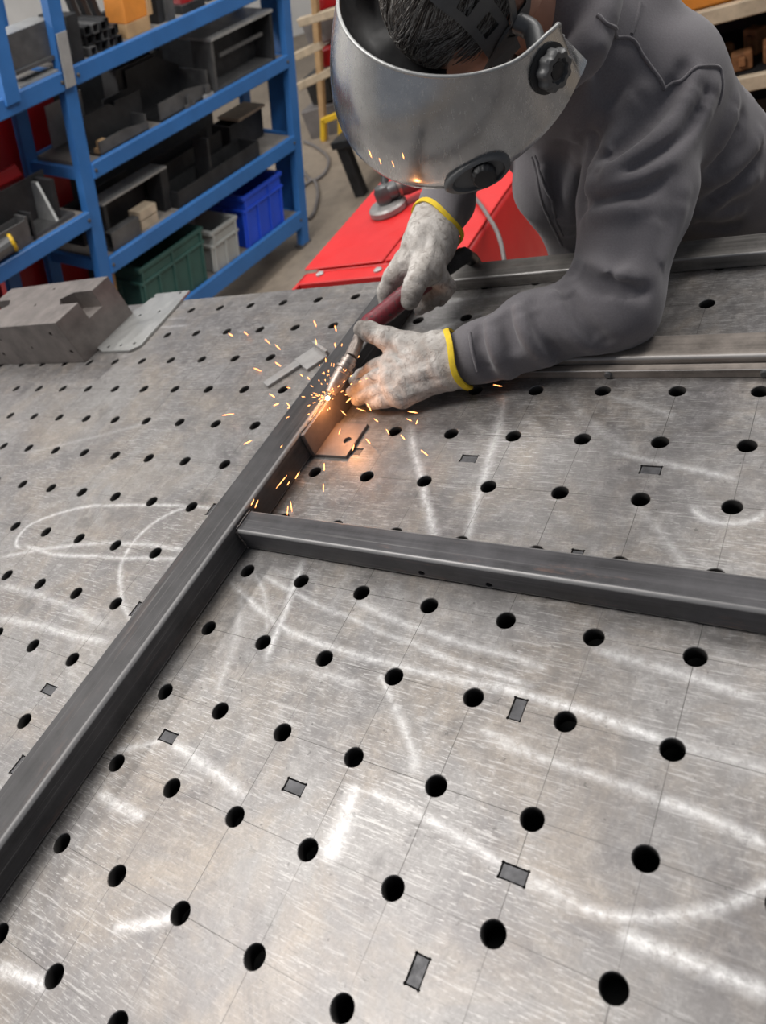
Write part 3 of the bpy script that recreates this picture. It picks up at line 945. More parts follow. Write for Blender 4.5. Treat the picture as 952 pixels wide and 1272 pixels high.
item('steel_channel', 'long black channel lying across the middle of the second shelf', 'channel', [('channel', M['dark'], channel(S_(150, 165, .17), S_(196, 150, .06), .18, .29, h2, h2 + .125, .012))], (-1.1, .2, h2))
item('wood_scrap', 'small wood offcuts lying at the left end of the second shelf', 'wood scrap', [('scrap', M['wood'], [(S_(127, 194, .03), S_(127, 194, .03) + .05, .04, .09, h2, h2 + .025), (S_(127, 194, .03) + .01, S_(127, 194, .03) + .045, .045, .08, h2 + .026, h2 + .05)])], (-1.35, .05, h2))
st = S_(222, 140, .04)
vbox('folded_tray', 'deep black sheet tray with a curved side on the second shelf', S_(200, 150, .04), S_(262, 118, .04), .04, .30, h2, h2 + .19, .55)
f0, f1 = S_(268, 112, .03), S_(342, 68, .03)
fr = tag(empty('machine_frame', W(Vector((f0, .1, h2)))), 'open box frame beside the right post, its pale top a painted shine', 'frame', RG)
for nm, mat, q in (('top_plate', M['lite'], (f0, f1, .02, .30, h2 + .205, h2 + .217)), ('end_plate', M['mid'], (f0, f0 + .02, .03, .20, h2, h2 + .204)), ('end_plate', M['dark'], (f1 - .02, f1, .03, .20, h2, h2 + .204)), ('back_plate', M['dark'], (f0 + .02, f1 - .02, .19, .20, h2, h2 + .204)), ('base_plate', M['mid'], (f0 + .02, f1 - .02, .03, .19, h2, h2 + .01)), ('bar', M['mid'], (f0 + .08, f1 - .06, .06, .075, h2 + .12, h2 + .135))):  # top plate coloured pale to stand in for its specular shine
    b = bmesh.new(); rbox(b, *q); build(nm, b, mat, fr)
item('storage_box', 'black box standing behind the long channel', 'box', [('box', M['dark'], tray(-1.02, -.72, .31, .44, h2, h2 + .20))], (-.9, .4, h2))
item('steel_plate', 'pale upright plate leaning at the back of the second shelf', 'plate', [('plate', M['lite'], [(-1.35, -1.15, .44, .45, h2, h2 + .16)])], (-1.25, .44, h2))
item('steel_plate', 'narrow pale plate standing at the back between dark boxes', 'plate', [('plate', M['lite'], [(-.86, -.80, .445, .455, h2 + .0, h2 + .33)])], (-.83, .45, h2))

for lab, px, py, dd, mat in (('small grey clamp standing at the front of the second shelf', 236, 138, .03, 'mid'), ('pale flat offcut at the front of the second shelf beside the frame', 258, 122, .03, 'lite')):
    s_ = S_(px, py, dd)
    item('steel_offcut', lab, 'offcut', [('plate', M[mat], [(s_ - .03, s_ + .03, dd - .02, dd + .0, h2, h2 + .018)]), ('lug', M['mid'], [(s_ - .012, s_ + .012, dd - .018, dd - .002, h2 + .018, h2 + .05)])], (s_, dd, h2))
# top shelf
t0 = S_(105, 55, .02)
k = 0
rt_ = M['dark']
for rr, n in enumerate((5, 5, 4)):
    for q in range(n):
        s_ = S_(116, 58, .02) + q * .036 + (rr % 2) * .01
        hh = h1 + .017 + rr * .0345
        b = bmesh.new()
        hollow(b, Vector((s_, .02 + .012 * ((q * 7 + rr * 3) % 4), hh)), Vector((s_, .40, hh)), .033, .033, .003, .004, (0, 0, 1), W, 2)
        tag(root_mesh('square_tube', b, M['dark'] if (q + rr) % 3 else M['mid'], W(Vector((s_, .2, hh - .016)))), 'square tube in the %s row of the top-shelf stack, %s from left' % (('bottom', 'middle', 'top')[rr], ('first', 'second', 'third', 'fourth', 'fifth')[q]), 'steel tube', 'stacked square tubes on the top shelf')
c0, c1 = S_(22, 105, .04), S_(78, 85, .04)
item('steel_channel', 'grey drilled steel channel on the top shelf, near the left upright', 'channel', [('web', M['mid'], [(c0, c1, .05, .06, h1 + .06, h1 + .17)]), ('top_flange', M['lite'], [(c0, c1, .06, .20, h1 + .16, h1 + .17)]), ('lower_flange', M['mid'], [(c0, c1, .03, .20, h1 + .045, h1 + .058)]), ('foot', M['lite'], [(c0, c1, .02, .10, h1, h1 + .012)]), ('back_web', M['dark'], [(c0, c1, .19, .20, h1 + .012, h1 + .045)])], (c0, .1, h1))
item('flat_bar', 'dark upright plate beside the stacked square tubes', 'flat bar', [('bar', M['dark'], [(S_(92, 78, .03), S_(106, 75, .03), .03, .25, h1, h1 + .16)])], (-1.4, .1, h1))
b = bmesh.new()
rbox(b, S_(78, 90, -.02), S_(90, 86, -.02), -.03, -.022, h1 - .05, h1 + .13)
gp = build('splice_plate', b, M['lite'], rack)
b = bmesh.new()
rbox(b, S_(4, 115, -.02), S_(22, 112, -.02), -.03, .03, h1 - .02, HT)
build('upright', b, M['blue'], rack)
ob = S_(165, 32, .05)
orx = tag(empty('orange_box', W(Vector((ob, .1, h1)))), 'orange box with a wooden end on the top shelf', 'box', RG)
b = bmesh.new(); rbox(b, ob - .03, ob + .10, .06, .22, h1 + .05, h1 + .20, .004); build('box', b, M['orange'], orx)
b = bmesh.new(); rbox(b, ob - .03, ob + .105, .055, .23, h1, h1 + .05); rbox(b, ob + .10, ob + .125, .05, .23, h1 + .05, h1 + .20); build('wooden_base', b, M['wood'], orx)
sg = S_(208, 22, .05)
item('steel_block', 'grey steel block right of the orange box', 'steel block', [('block', M['mid'], [(sg + .0, sg + .05, .05, .17, h1, h1 + .16)]), ('side', M['dark'], [(sg - .04, sg - .005, .07, .18, h1, h1 + .14)])], (sg, .1, h1))
item('motor_housing', 'dark red round part at the far end of the top shelf', 'housing', [('body', M['redpanel'], [(sg + .13, sg + .22, .08, .2, h1, h1 + .12, .02)]), ('base', M['dark'], [(sg + .10, sg + .25, .05, .22, h1 + .0, h1 + .03)])], (sg + .15, .1, h1))
item('steel_channel', 'row of dark plates at the right end of the top shelf', 'channel', [('channel', M['dark'], channel(-.55, -.2, .08, .3, h1, h1 + .14))], (-.4, .2, h1))
for q in range(3):
    b = bmesh.new()
    s_ = S_(118, 40, .2) + q * .05
    p_ = [W(Vector((s_, .28, h1 + .01))), W(Vector((s_ - .10, .30, h1 + .34)))]
    hollow(b, p_[0], p_[1], .03, .03, .003, .004, RD)
    tag(root_mesh('leaning_bar', b, M['dark'], p_[0]), 'dark bar leaning back behind the stacked tubes, %s of three' % ('leftmost', 'middle', 'rightmost')[q], 'steel bar', 'bars leaning behind the stacked tubes')

# left bay
b = bmesh.new(); rbox(b, -1.16, -.06, .80, .84, .1, 1.25)  # dark sheet added to darken the gaps behind the shelves
tag(root_mesh('dark_backing', b, M['dark'], W(Vector((-.6, .82, .1)))), 'added dark sheet darkening the gaps behind the rack shelves', 'cabinet')
b = bmesh.new(); rbox(b, -2.9, -1.68, .60, .64, .1, 1.2)
tag(root_mesh('red_cabinet', b, M['redpanel'], W(Vector((-2.3, .51, .33)))), 'dark red steel cabinet behind the left bay of the rack', 'cabinet')
b = bmesh.new(); rbox(b, -1.64, -1.22, .58, .76, .2, 1.2)
tag(root_mesh('red_cabinet', b, M['redpanel'], W(Vector((-1.5, .6, .2)))), 'narrow red steel cabinet seen beside the left post', 'cabinet')
b = bmesh.new()
rbox(b, -1.70, -1.64, .47, .51, foot_h(-1.67, .5), HT)
build('post', b, M['blue'], rack)
LG = 'metal parts on the left bay shelf'
q0 = S_(40, 290, .05)
r = tag(empty('folded_bracket', W(Vector((q0, .1, hl)))), 'dark bracket with a pale triangular gusset in the left bay', 'bracket', LG)
b = bmesh.new(); rbox(b, q0 - .02, q0 + .22, .05, .25, hl, hl + .015); build('base_plate', b, M['mid'], r)
b = bmesh.new(); rbox(b, q0 - .30, q0 + .20, .21, .225, hl + .015, hl + .17); build('back_plate', b, M['dark'], r)
b = bmesh.new()
Mx = Matrix(((0, 0, 1, q0 + .13), (1, 0, 0, 0), (0, 1, 0, 0), (0, 0, 0, 1)))
prism(b, [(.06, hl + .015), (.21, hl + .015), (.21, hl + .15), (.17, hl + .15)], 0, .012, Mx, W)
build('gusset', b, M['lite'], r)
b = bmesh.new(); rbox(b, q0 + .145, q0 + .165, .07, .21, hl + .015, hl + .16); build('end_plate', b, M['dark'], r)
q1 = S_(30, 305, .03)
item('steel_channel', 'grey channel with end plates at the front of the left bay', 'channel', [('channel', M['mid'], channel(q1 - .35, q1 + .03, .03, .12, hl, hl + .09)), ('end_plate', M['mid'], [(q1 + .03, q1 + .04, .03, .12, hl, hl + .10)]), ('end_plate', M['dark'], [(q1 + .06, q1 + .07, .04, .14, hl, hl + .10)])], (q1, .1, hl), LG)
yw = W(Vector((S_(14, 306, .02), .02, hl + .045)))
r = tag(empty('roller', yw - RP * .034), 'dark roller with a yellow end cap at the left edge', 'roller', LG)
b = bmesh.new(); lathe(b, [(.03, 0), (.03, .30)], yw, RD * .1 - RB, 14); build('drum', b, M['mid'], r)
b = bmesh.new(); lathe(b, [(.034, 0), (.034, .012), (.02, .016)], yw + RB * .002, RB + RD * .5, 14); build('end_cap', b, M['yellow'], r)
b = bmesh.new(); lathe(b, [(.008, 0), (.008, .008)], yw + (RB + RD * .5).normalized() * .016, RB + RD * .5, 10); build('hub', b, M['dark'], r)
b = bmesh.new()
pa = W(Vector((S_(20, 212, .33), .33, max(H_(20, 212, .33), hl + .155))))
hollow(b, pa, pa - RB * .5, .05, .05, .006, .008, (0, 0, 1))
tag(root_mesh('red_tube', b, M['redpanel'], pa), 'red square tube end on top of the parts in the left bay', 'steel tube', LG)
item('steel_plate', 'dark plates stacked under the red tube in the left bay', 'plate', [('plate', M['dark'], [(-2.6, q0 - .03, .25, .42, hl, hl + .03), (-2.62, q0 - .05, .26, .41, hl + .031, hl + .12)])], (-2.2, .3, hl), LG)
hb = 0.355
item('storage_box', 'pale grey folded sheets on the lowest shelf of the left bay', 'sheets', [('sheet', M['lite'], [(-1.72, -1.52, .05, .35, hb, hb + .02), (-1.73, -1.53, .06, .36, hb + .022, hb + .04)])], (-1.6, .1, hb), LG)
item('storage_box', 'grey steel box at the left edge of the lowest shelf', 'box', [('box', M['mid'], tray(-2.2, -1.82, .04, .36, hb, hb + .12))], (-2.0, .1, hb), LG)

# ------------------------------------------------------------------ red machine with folded lid
mc = tag(empty('red_machine', (-1.02, 1.6, 0)), 'red sheet-metal machine housing behind the far edge of the table', 'machine')
MZ = 0.70
bm = bmesh.new()
bx(bm, -1.24, -0.755, 1.40, 1.95, 0.06, MZ - 0.002, 0.012, 3)
build('body', bm, M['red'], mc, None, True, 40)
bm = bmesh.new()
bx(bm, -1.275, -1.005, 1.405, 1.96, MZ, MZ + .006, 0.002, 1)
build('lid', bm, M['red'], mc)
bm = bmesh.new()
bx(bm, -0.998, -0.760, 1.405, 1.96, MZ, MZ + .006, 0.0025, 2)
build('lid', bm, M['red'], mc)
bm = bmesh.new()
bx(bm, -1.272, -0.765, 1.350, 1.403, MZ - .012, MZ - .006, 0.002, 1)
fl = build('front_flange', bm, M['red'], mc)
bm = bmesh.new()
bx(bm, -1.272, -0.765, 1.347, 1.352, MZ - .03, MZ - .006, 0.002, 1)
bx(bm, -1.275, -1.265, 1.30, 1.403, MZ - .075, MZ - .006, 0.002, 1)
build('flange_edge', bm, M['red'], fl)
bm = bmesh.new(); bx(bm, -1.262, -0.77, 1.26, 1.40, .1, MZ - .06); build('gap_shade_block', bm, M['black'], mc)  # solid black block added, standing in for shade in the gap under the lip
for px, py in ((398, 341), (470, 336)):
    q = at_z(px, py, MZ - .006)
    bm = bmesh.new(); lathe(bm, [(.012, 0), (.012, .004), (.006, .007)], (q.x, q.y, MZ - .006), (0, 0, 1), 12)
    build('bolt', bm, M['lite'], mc)
for x in (-1.2, -.8):
    for y in (1.45, 1.9):
        bm = bmesh.new(); bx(bm, x - .03, x + .03, y - .03, y + .03, 0, .06); build('foot', bm, M['black'], mc)

M['mid2'] = paint('dull_guard', (0.30, 0.29, 0.28), 0.5, 0.2, 20, 0.4)
# angle grinder on the machine
MZT = MZ + .006
gc = at_z(484, 262, MZT)
gr = tag(empty('angle_grinder', gc), 'angle grinder with a grey guard lying on the red machine', 'grinder')
ax = Vector((0.42, 0.30, 0)).normalized()
bm = bmesh.new()
lathe(bm, [(.004, .004), (.056, .002), (.058, .004), (.058, .018), (.052, .024), (.02, .027)], gc, (0, 0, 1), 40)
build('guard', bm, M['mid2'], gr, None, True)
bm = bmesh.new()
lathe(bm, [(.022, 0), (.026, .012), (.026, .035), (.020, .048), (.008, .052)], gc + Vector((0, 0, .026)), (0, 0, 1), 24)
build('gear_head', bm, M['mid'], gr, None, True)
bm = bmesh.new()
lathe(bm, [(.020, 0), (.024, .01), (.024, .03), (.022, .032), (.026, .04), (.030, .06), (.028, .16), (.022, .20), (.012, .205)], gc + Vector((0, 0, .052)) + ax * .012, ax, 20)
bd = build('motor_body', bm, M['mid'], gr, None, True)
bm = bmesh.new()
lathe(bm, [(.0265, 0), (.0265, .01)], gc + Vector((0, 0, .052)) + ax * .046, ax, 20)
build('ring', bm, M['chrome'], bd, None, True)
bm = bmesh.new()
sweep(bm, smooth_path([gc + Vector((0, .02, .055)), gc + Vector((-.02, .06, .065)), gc + Vector((-.035, .12, .07))]), .012, 10)
build('side_handle', bm, M['black'], gr, None, True)

# hose and cord across the machine
hp = [at_z(x, y, z) for x, y, z in ((560, 215, MZT + .01), (590, 246, MZT + .012), (606, 268, MZT + .012), (622, 300, MZT + .008))]
hp += [Vector((-.63, 1.33, .60)), Vector((-.60, 1.30, .3)), Vector((-.62, 1.35, .02))]
bm = bmesh.new(); sweep(bm, smooth_path(hp, 8), .0055, 10)
tag(root_mesh('hose', bm, M['greyhose'], hp[-1], True, 60), 'grey rubber hose hanging over the right side of the red machine', 'hose')

# ------------------------------------------------------------------ far background, centre: timber rack, yellow frame, leg, cables
tr = tag(empty('timber_rack', (-3.65, 5.0, 0)), 'timber storage rack in the gap right of the blue rack', 'timber rack')
tz = at_z(402, 176, 0)
TY = tz.y
def seg_part(nm, p0, p1, r_, mat, parent):
    b = bmesh.new()
    a_, e_ = at_y(*p0, TY), at_y(*p1, TY)
    R_ = frame_to(e_ - a_, (0, 1, 0)).to_4x4(); R_.translation = a_
    bx(b, -r_, r_, -r_, r_, 0, (e_ - a_).length, 0.004, 1, R_)
    return build(nm, b, mat, parent)
seg_part('post', (404, 180), (390, -20), .022, M['wood'], tr)
seg_part('post', (440, 185), (428, -20), .022, M['wood'], tr)
for p0, p1 in (((372, 107), (440, 75)), ((368, 70), (400, 55)), ((372, 28), (440, 8))):
    seg_part('rail', p0, p1, .024, M['woodpale'], tr)
def far_box(nm, lab, cat, px0, py0, px1, py1, Y, dep, mat, grp=None, bev=.01):
    a_, e_ = at_y((px0 + px1) / 2, py1, Y), at_y((px0 + px1) / 2, py0, Y)
    l_, r_ = at_y(px0, (py0 + py1) / 2, Y), at_y(px1, (py0 + py1) / 2, Y)
    hw = abs((r_ - l_).x) / 2
    cx_ = (a_.x + e_.x) / 2
    b = bmesh.new(); bx(b, cx_ - hw, cx_ + hw, Y, Y + dep, a_.z, e_.z, bev, 1)
    return tag(root_mesh(nm, b, mat, (cx_, Y, a_.z)), lab, cat, grp)
GG = 'things stored on the timber rack'
far_box('storage_bin', 'dark red bin on the timber rack', 'bin', 396, 58, 430, 82, TY + .06, .25, M['redpanel'], GG)
far_box('storage_bin', 'dark bin low on the timber rack', 'bin', 380, 92, 412, 130, TY + .10, .3, M['dark'], GG)
far_box('storage_bin', 'dusty brown bin at the top of the timber rack', 'bin', 376, 22, 425, 55, TY + .12, .3, M['greyhose'], GG)
far_box('storage_bin', 'grey-brown bin at the foot of the timber rack', 'bin', 378, 130, 440, 178, TY + .10, .4, M['greyhose'], GG)
far_box('storage_bin', 'small red bin in the upper corner of the timber rack', 'bin', 390, -6, 425, 12, TY + .08, .2, M['redpanel'], GG)
yf = tag(empty('yellow_stand', at_z(405, 176, 0)), 'yellow painted steel stand in front of the timber rack', 'stand')
for nm, p0, p1 in (('leg', (402, 174), (402, 148)), ('crossbar', (402, 150), (424, 141)), ('leg', (424, 172), (424, 143))):
    b = bmesh.new()
    a_, e_ = at_y(*p0, TY - .12), at_y(*p1, TY - .12)
    R_ = frame_to(e_ - a_, (0, 1, 0)).to_4x4(); R_.translation = a_
    bx(b, -.018, .018, -.018, .018, 0, (e_ - a_).length, .003, 1, R_)
    build(nm, b, M['yellow'], yf)
lg0 = at_z(450, 242, 0)
sb = tag(empty('work_stand', (lg0.x, lg0.y, 0)), 'black steel work stand half hidden behind the face shield', 'stand')
for dx, dy in ((0, 0), (.55, 0), (.55, .5), (0, .5)):
    b = bmesh.new(); bx(b, lg0.x - .035 + dx, lg0.x + .035 + dx, lg0.y - .03 + dy, lg0.y + .03 + dy, 0, .30, .004, 1); build('leg', b, M['dark'], sb)
b = bmesh.new(); bx(b, lg0.x - .04, lg0.x + .62, lg0.y - .06, lg0.y + .56, .30, .34, .004, 1); build('top', b, M['dark'], sb)
b = bmesh.new(); bx(b, lg0.x + .05, lg0.x + .5, lg0.y + .1, lg0.y + .4, .12, .16, .004, 1); build('lower_shelf', b, M['dark'], sb)
for i, (pts, lab) in enumerate(((((378, 176), (392, 182), (408, 196), (404, 214), (388, 224), (376, 212)), 'brown cable looped on the floor below the timber rack'), (((376, 232), (390, 224), (395, 240), (391, 262), (384, 272)), 'thin dark cable curling by the foot of the blue rack'))):
    P_ = [at_z(x, y, .012) for x, y in pts]
    b = bmesh.new(); sweep(b, smooth_path(P_, 8), .011, 8)
    tag(root_mesh('cable', b, M['greyhose'], P_[0] - Vector((0, 0, .011)), True, 60), lab, 'cable')

# ------------------------------------------------------------------ far background, right: pale steel shelving
sr = tag(empty('storage_shelf', (0.3, 3.2, 0)), 'worn storage shelf with pale edges behind the welder', 'shelf')
for z in (.345, .59, .86):
    b = bmesh.new(); bx(b, -1.0, 1.2, 3.0, 3.03, z, z + .052, .004, 1); bo = build('beam', b, M['woodpale'], sr)
    b = bmesh.new(); bx(b, -1.0, 1.2, 3.03, 3.55, z + .02, z + .045); build('board', b, M['dark'], sr)
b = bmesh.new(); bx(b, -1.0, 1.2, 3.55, 3.57, 0, 1.3); build('back_panel', b, M['dark'], sr)
for x in (-1.04, 1.2):
    for y in (3.0, 3.5):
        b = bmesh.new(); bx(b, x, x + .04, y, y + .05, 0, 1.3); build('post', b, M['mid'], sr)
RGp = 'rusty castings on the storage shelf'
rnd = random.Random(4)
M['rust'] = paint('rusty_iron', (0.30, 0.13, 0.05), 0.75, 0.5, 20)
for i in range(8):
    x = -.50 + (i % 4) * .085 + rnd.random() * .03
    y = 3.10 + (i // 4) * .14
    b = bmesh.new()
    R_ = Matrix.Translation((x, y, .392)) @ Matrix.Rotation(rnd.random() * 3, 4, 'Z')
    hh = .04 + .06 * rnd.random()
    bx(b, -.035, .035, -.025, .025, 0, hh, .008, 2, R_)
    bx(b, -.012, .012, -.04, .04, hh * .3, hh * .8, .004, 1, R_)
    tag(root_mesh('casting', b, M['rust'] if i % 3 else M['orange'] if i == 3 else M['dark'], (x, y, .392)), 'rusty casting in the %s row on the storage shelf, %s from left' % (('front', 'back')[i // 4], ('first', 'second', 'third', 'fourth')[i % 4]), 'casting', RGp)
b = bmesh.new(); bx(b, -.62, -.15, 3.04, 3.3, .637, .80, .01, 2)
tag(root_mesh('orange_case', b, M['orange'], (-.4, 3.17, .637)), 'orange case on the storage shelf behind the welder', 'case')
b = bmesh.new(); bx(b, -.5, .1, 3.05, 3.4, .0, .16, .01, 2)
tag(root_mesh('wooden_box', b, M['woodpale'], (-.2, 3.2, 0)), 'pale wooden box on the floor under the storage shelf', 'box')

# ------------------------------------------------------------------ sculpting: smooth union of tapered limbs on a grid
def V(*a): return np.array(a, dtype=np.float64)
def pz(x, y, z): return np.array(at_z(x, y, z))
def pdp(x, y, d): return np.array(CAM + pixel_ray(x, y) * d)

def cone_d(P, a, b, r1, r2):
    ba = b - a
    L = max(float(ba @ ba), 1e-9)
    t = np.clip(((P - a) @ ba) / L, 0, 1)
    return np.linalg.norm(P - a - t[..., None] * ba, axis=-1) - (r1 + (r2 - r1) * t)

def ell_d(P, c, R, rad):
    q = (P - c) @ R                       # columns of R = axes
    k0 = np.linalg.norm(q / rad, axis=-1)
    return (k0 - 1.0) * min(rad) * (0.5 + 0.5 * k0 / np.maximum(k0, 1e-6))

def prim_d(P, p):
    if p[0] == 'c': return cone_d(P, p[1], p[2], p[3], p[4])
    return ell_d(P, p[1], p[2], p[3])

def smin(a, b, k):
    h = np.clip(0.5 + 0.5 * (b - a) / k, 0, 1)
    return b + (a - b) * h - k * h * (1 - h)

def prim_box(p, m_):
    if p[0] == 'c':
        r = max(p[3], p[4]) + m_
        return np.minimum(p[1], p[2]) - r, np.maximum(p[1], p[2]) + r
    r = max(p[3]) + m_
    return p[1] - r, p[1] + r

class Sculpt:
    def __init__(s, k=0.03): s.pr = []; s.k = k; s.folds = []; s.cutp = []; s.fk = 1.0
    def c(s, a, b, r1, r2=None, k=None): s.pr.append(('c', np.array(a, float), np.array(b, float), r1, r1 if r2 is None else r2, k or s.k)); return s
    def chain(s, pts, rad, k=None):
        for i in range(len(pts) - 1): s.c(pts[i], pts[i + 1], rad[i], rad[i + 1], k)
    def e(s, c, R, rad, k=None): s.pr.append(('e', np.array(c, float), np.array(R, float), np.array(rad, float), None, k or s.k))
    def eval(s, P):
        d = np.full(P.shape[:-1], 1.0)
        for p in s.pr: d = smin(d, prim_d(P, p), p[5])
        return d
    def hit(s, px, py, t0=0.5, back=0.0):
        r = np.array(pixel_ray(px, py)); n = np.linalg.norm(r); r = r / n
        o = np.array(CAM); t = t0
        for _ in range(90):
            d = float(s.eval((o + r * t)[None])[0])
            t += d * 0.8
            if d < 0.0006: break
        if t > 2.5: return None
        return o + r * (t + back)
    def fold(s, pix, amp, sig, t0=0.5):
        """raised (amp>0) or pressed-in (amp<0) crease through the given image points"""
        pts = [s.hit(x, y, t0) for x, y in pix]
        pts = [p for p in pts if p is not None]
        if len(pts) > 1:
            sp = np.array([tuple(v) for v in smooth_path([Vector(p) for p in pts], 4)])
            s.folds.append((sp, amp * s.fk, sig))
    def cutplane(s, p, n): s.cutp.append((np.array(p, float), np.array(n, float)))
    def mesh(s, h, wrinkle=None):
        lo = np.min([prim_box(p, 0.03)[0] for p in s.pr], axis=0)
        hi = np.max([prim_box(p, 0.03)[1] for p in s.pr], axis=0)
        n = np.ceil((hi - lo) / h).astype(int) + 1
        D = np.full(n, 1.0)
        ax = [lo[i] + h * np.arange(n[i]) for i in range(3)]
        def block(b0, b1):
            i0 = np.clip(np.floor((b0 - lo) / h).astype(int), 0, n - 1)
            i1 = np.clip(np.ceil((b1 - lo) / h).astype(int) + 1, 1, n)
            sl = tuple(slice(a, b) for a, b in zip(i0, i1))
            G = np.stack(np.meshgrid(*[ax[i][sl[i]] for i in range(3)], indexing='ij'), -1)
            return sl, G
        for p in s.pr:
            sl, G = block(*prim_box(p, 0.05))
            D[sl] = smin(D[sl], prim_d(G, p), p[5])
        for sp, amp, sig in s.folds:
            sl, G = block(sp.min(0) - 3 * sig, sp.max(0) + 3 * sig)
            sub = D[sl]
            near = np.abs(sub) < 0.05
            Q = G[near]
            if len(Q) == 0: continue
            best = np.full(len(Q), 9.0); tt = np.zeros(len(Q))
            for i in range(len(sp) - 1):
                d_ = cone_d(Q, sp[i], sp[i + 1], 0, 0)
                m_ = d_ < best
                best[m_] = d_[m_]; tt[m_] = (i + 0.5) / (len(sp) - 1)
            fade = np.clip(np.minimum(tt, 1 - tt) * 5 + 0.25, 0, 1)
            sub[near] -= amp * fade * np.exp(-(best / sig) ** 2)
            D[sl] = sub
        if wrinkle:
            G = np.stack(np.meshgrid(*ax, indexing='ij'), -1)
            near = np.abs(D) < 0.03
            D[near] -= wrinkle(G[near])
        for p, nn in s.cutp:
            G = np.stack(np.meshgrid(*ax, indexing='ij'), -1)
            D = np.maximum(D, (G - p) @ nn)
        return nets(D, lo, h)

def nets(D, lo, h):
    ins = D < 0
    n = D.shape
    c = ins[:-1, :-1, :-1].astype(np.int8)
    tot = np.zeros_like(c)
    for dx in (0, 1):
        for dy in (0, 1):
            for dz in (0, 1):
                tot += ins[dx:n[0] - 1 + dx, dy:n[1] - 1 + dy, dz:n[2] - 1 + dz]
    act = (tot > 0) & (tot < 8)
    idx = np.full(act.shape, -1, dtype=np.int64)
    I = np.argwhere(act)
    idx[act] = np.arange(len(I))
    acc = np.zeros((len(I), 3)); cnt = np.zeros(len(I))
    for a in range(3):
        for u in (0, 1):
            for w_ in (0, 1):
                o0 = np.zeros(3, int); b_, c_ = [q for q in range(3) if q != a]
                o0[b_] = u; o0[c_] = w_
                o1 = o0.copy(); o1[a] = 1
                A = I + o0; B = I + o1
                da = D[A[:, 0], A[:, 1], A[:, 2]]; db = D[B[:, 0], B[:, 1], B[:, 2]]
                cr = (da < 0) != (db < 0)
                t = np.where(cr, da / np.where(cr, da - db, 1), 0)
                pos = o0[None] + t[:, None] * (o1 - o0)[None]
                acc[cr] += pos[cr]; cnt[cr] += 1
    vert = lo + h * (I + acc / cnt[:, None])
    faces = []
    for a in range(3):
        b_, c_ = [(1, 2), (2, 0), (0, 1)][a]
        sl0 = [slice(None)] * 3; sl1 = [slice(None)] * 3
        sl0[a] = slice(0, n[a] - 1); sl1[a] = slice(1, n[a])
        cr = ins[tuple(sl0)] != ins[tuple(sl1)]
        E_ = np.argwhere(cr)
        E_ = E_[(E_[:, b_] > 0) & (E_[:, c_] > 0) & (E_[:, b_] < n[b_] - 1) & (E_[:, c_] < n[c_] - 1)]
        q = []
        for du, dv in ((0, 0), (1, 0), (1, 1), (0, 1)):
            F = E_.copy(); F[:, b_] -= du; F[:, c_] -= dv
            q.append(idx[F[:, 0], F[:, 1], F[:, 2]])
        q = np.stack(q, 1)
        flip = ~ins[E_[:, 0], E_[:, 1], E_[:, 2]]
        q[flip] = q[flip][:, ::-1]
        faces.append(q)
    return vert, np.concatenate(faces)

def sculpt_obj(name, vf, mat, parent, smooth_it=2):
    v, f = vf
    me = bpy.data.meshes.new(name)
    me.vertices.add(len(v)); me.vertices.foreach_set('co', v.astype(np.float32).ravel())
    me.loops.add(len(f) * 4); me.loops.foreach_set('vertex_index', f.astype(np.int32).ravel())
    me.polygons.add(len(f)); me.polygons.foreach_set('loop_start', np.arange(0, len(f) * 4, 4, dtype=np.int32))
    me.update(); me.validate()
    for _ in range(smooth_it):
        bm_ = bmesh.new(); bm_.from_mesh(me)
        bmesh.ops.smooth_vert(bm_, verts=bm_.verts[:], factor=0.5, use_axis_x=True, use_axis_y=True, use_axis_z=True)
        bm_.to_mesh(me); bm_.free()
    shade(me, True)
    me.materials.append(mat)
    o = bpy.data.objects.new(name, me)
    COL.objects.link(o)
    if parent is not None:
        o.parent = parent
        me.transform(world_of(parent).inverted())
    return o

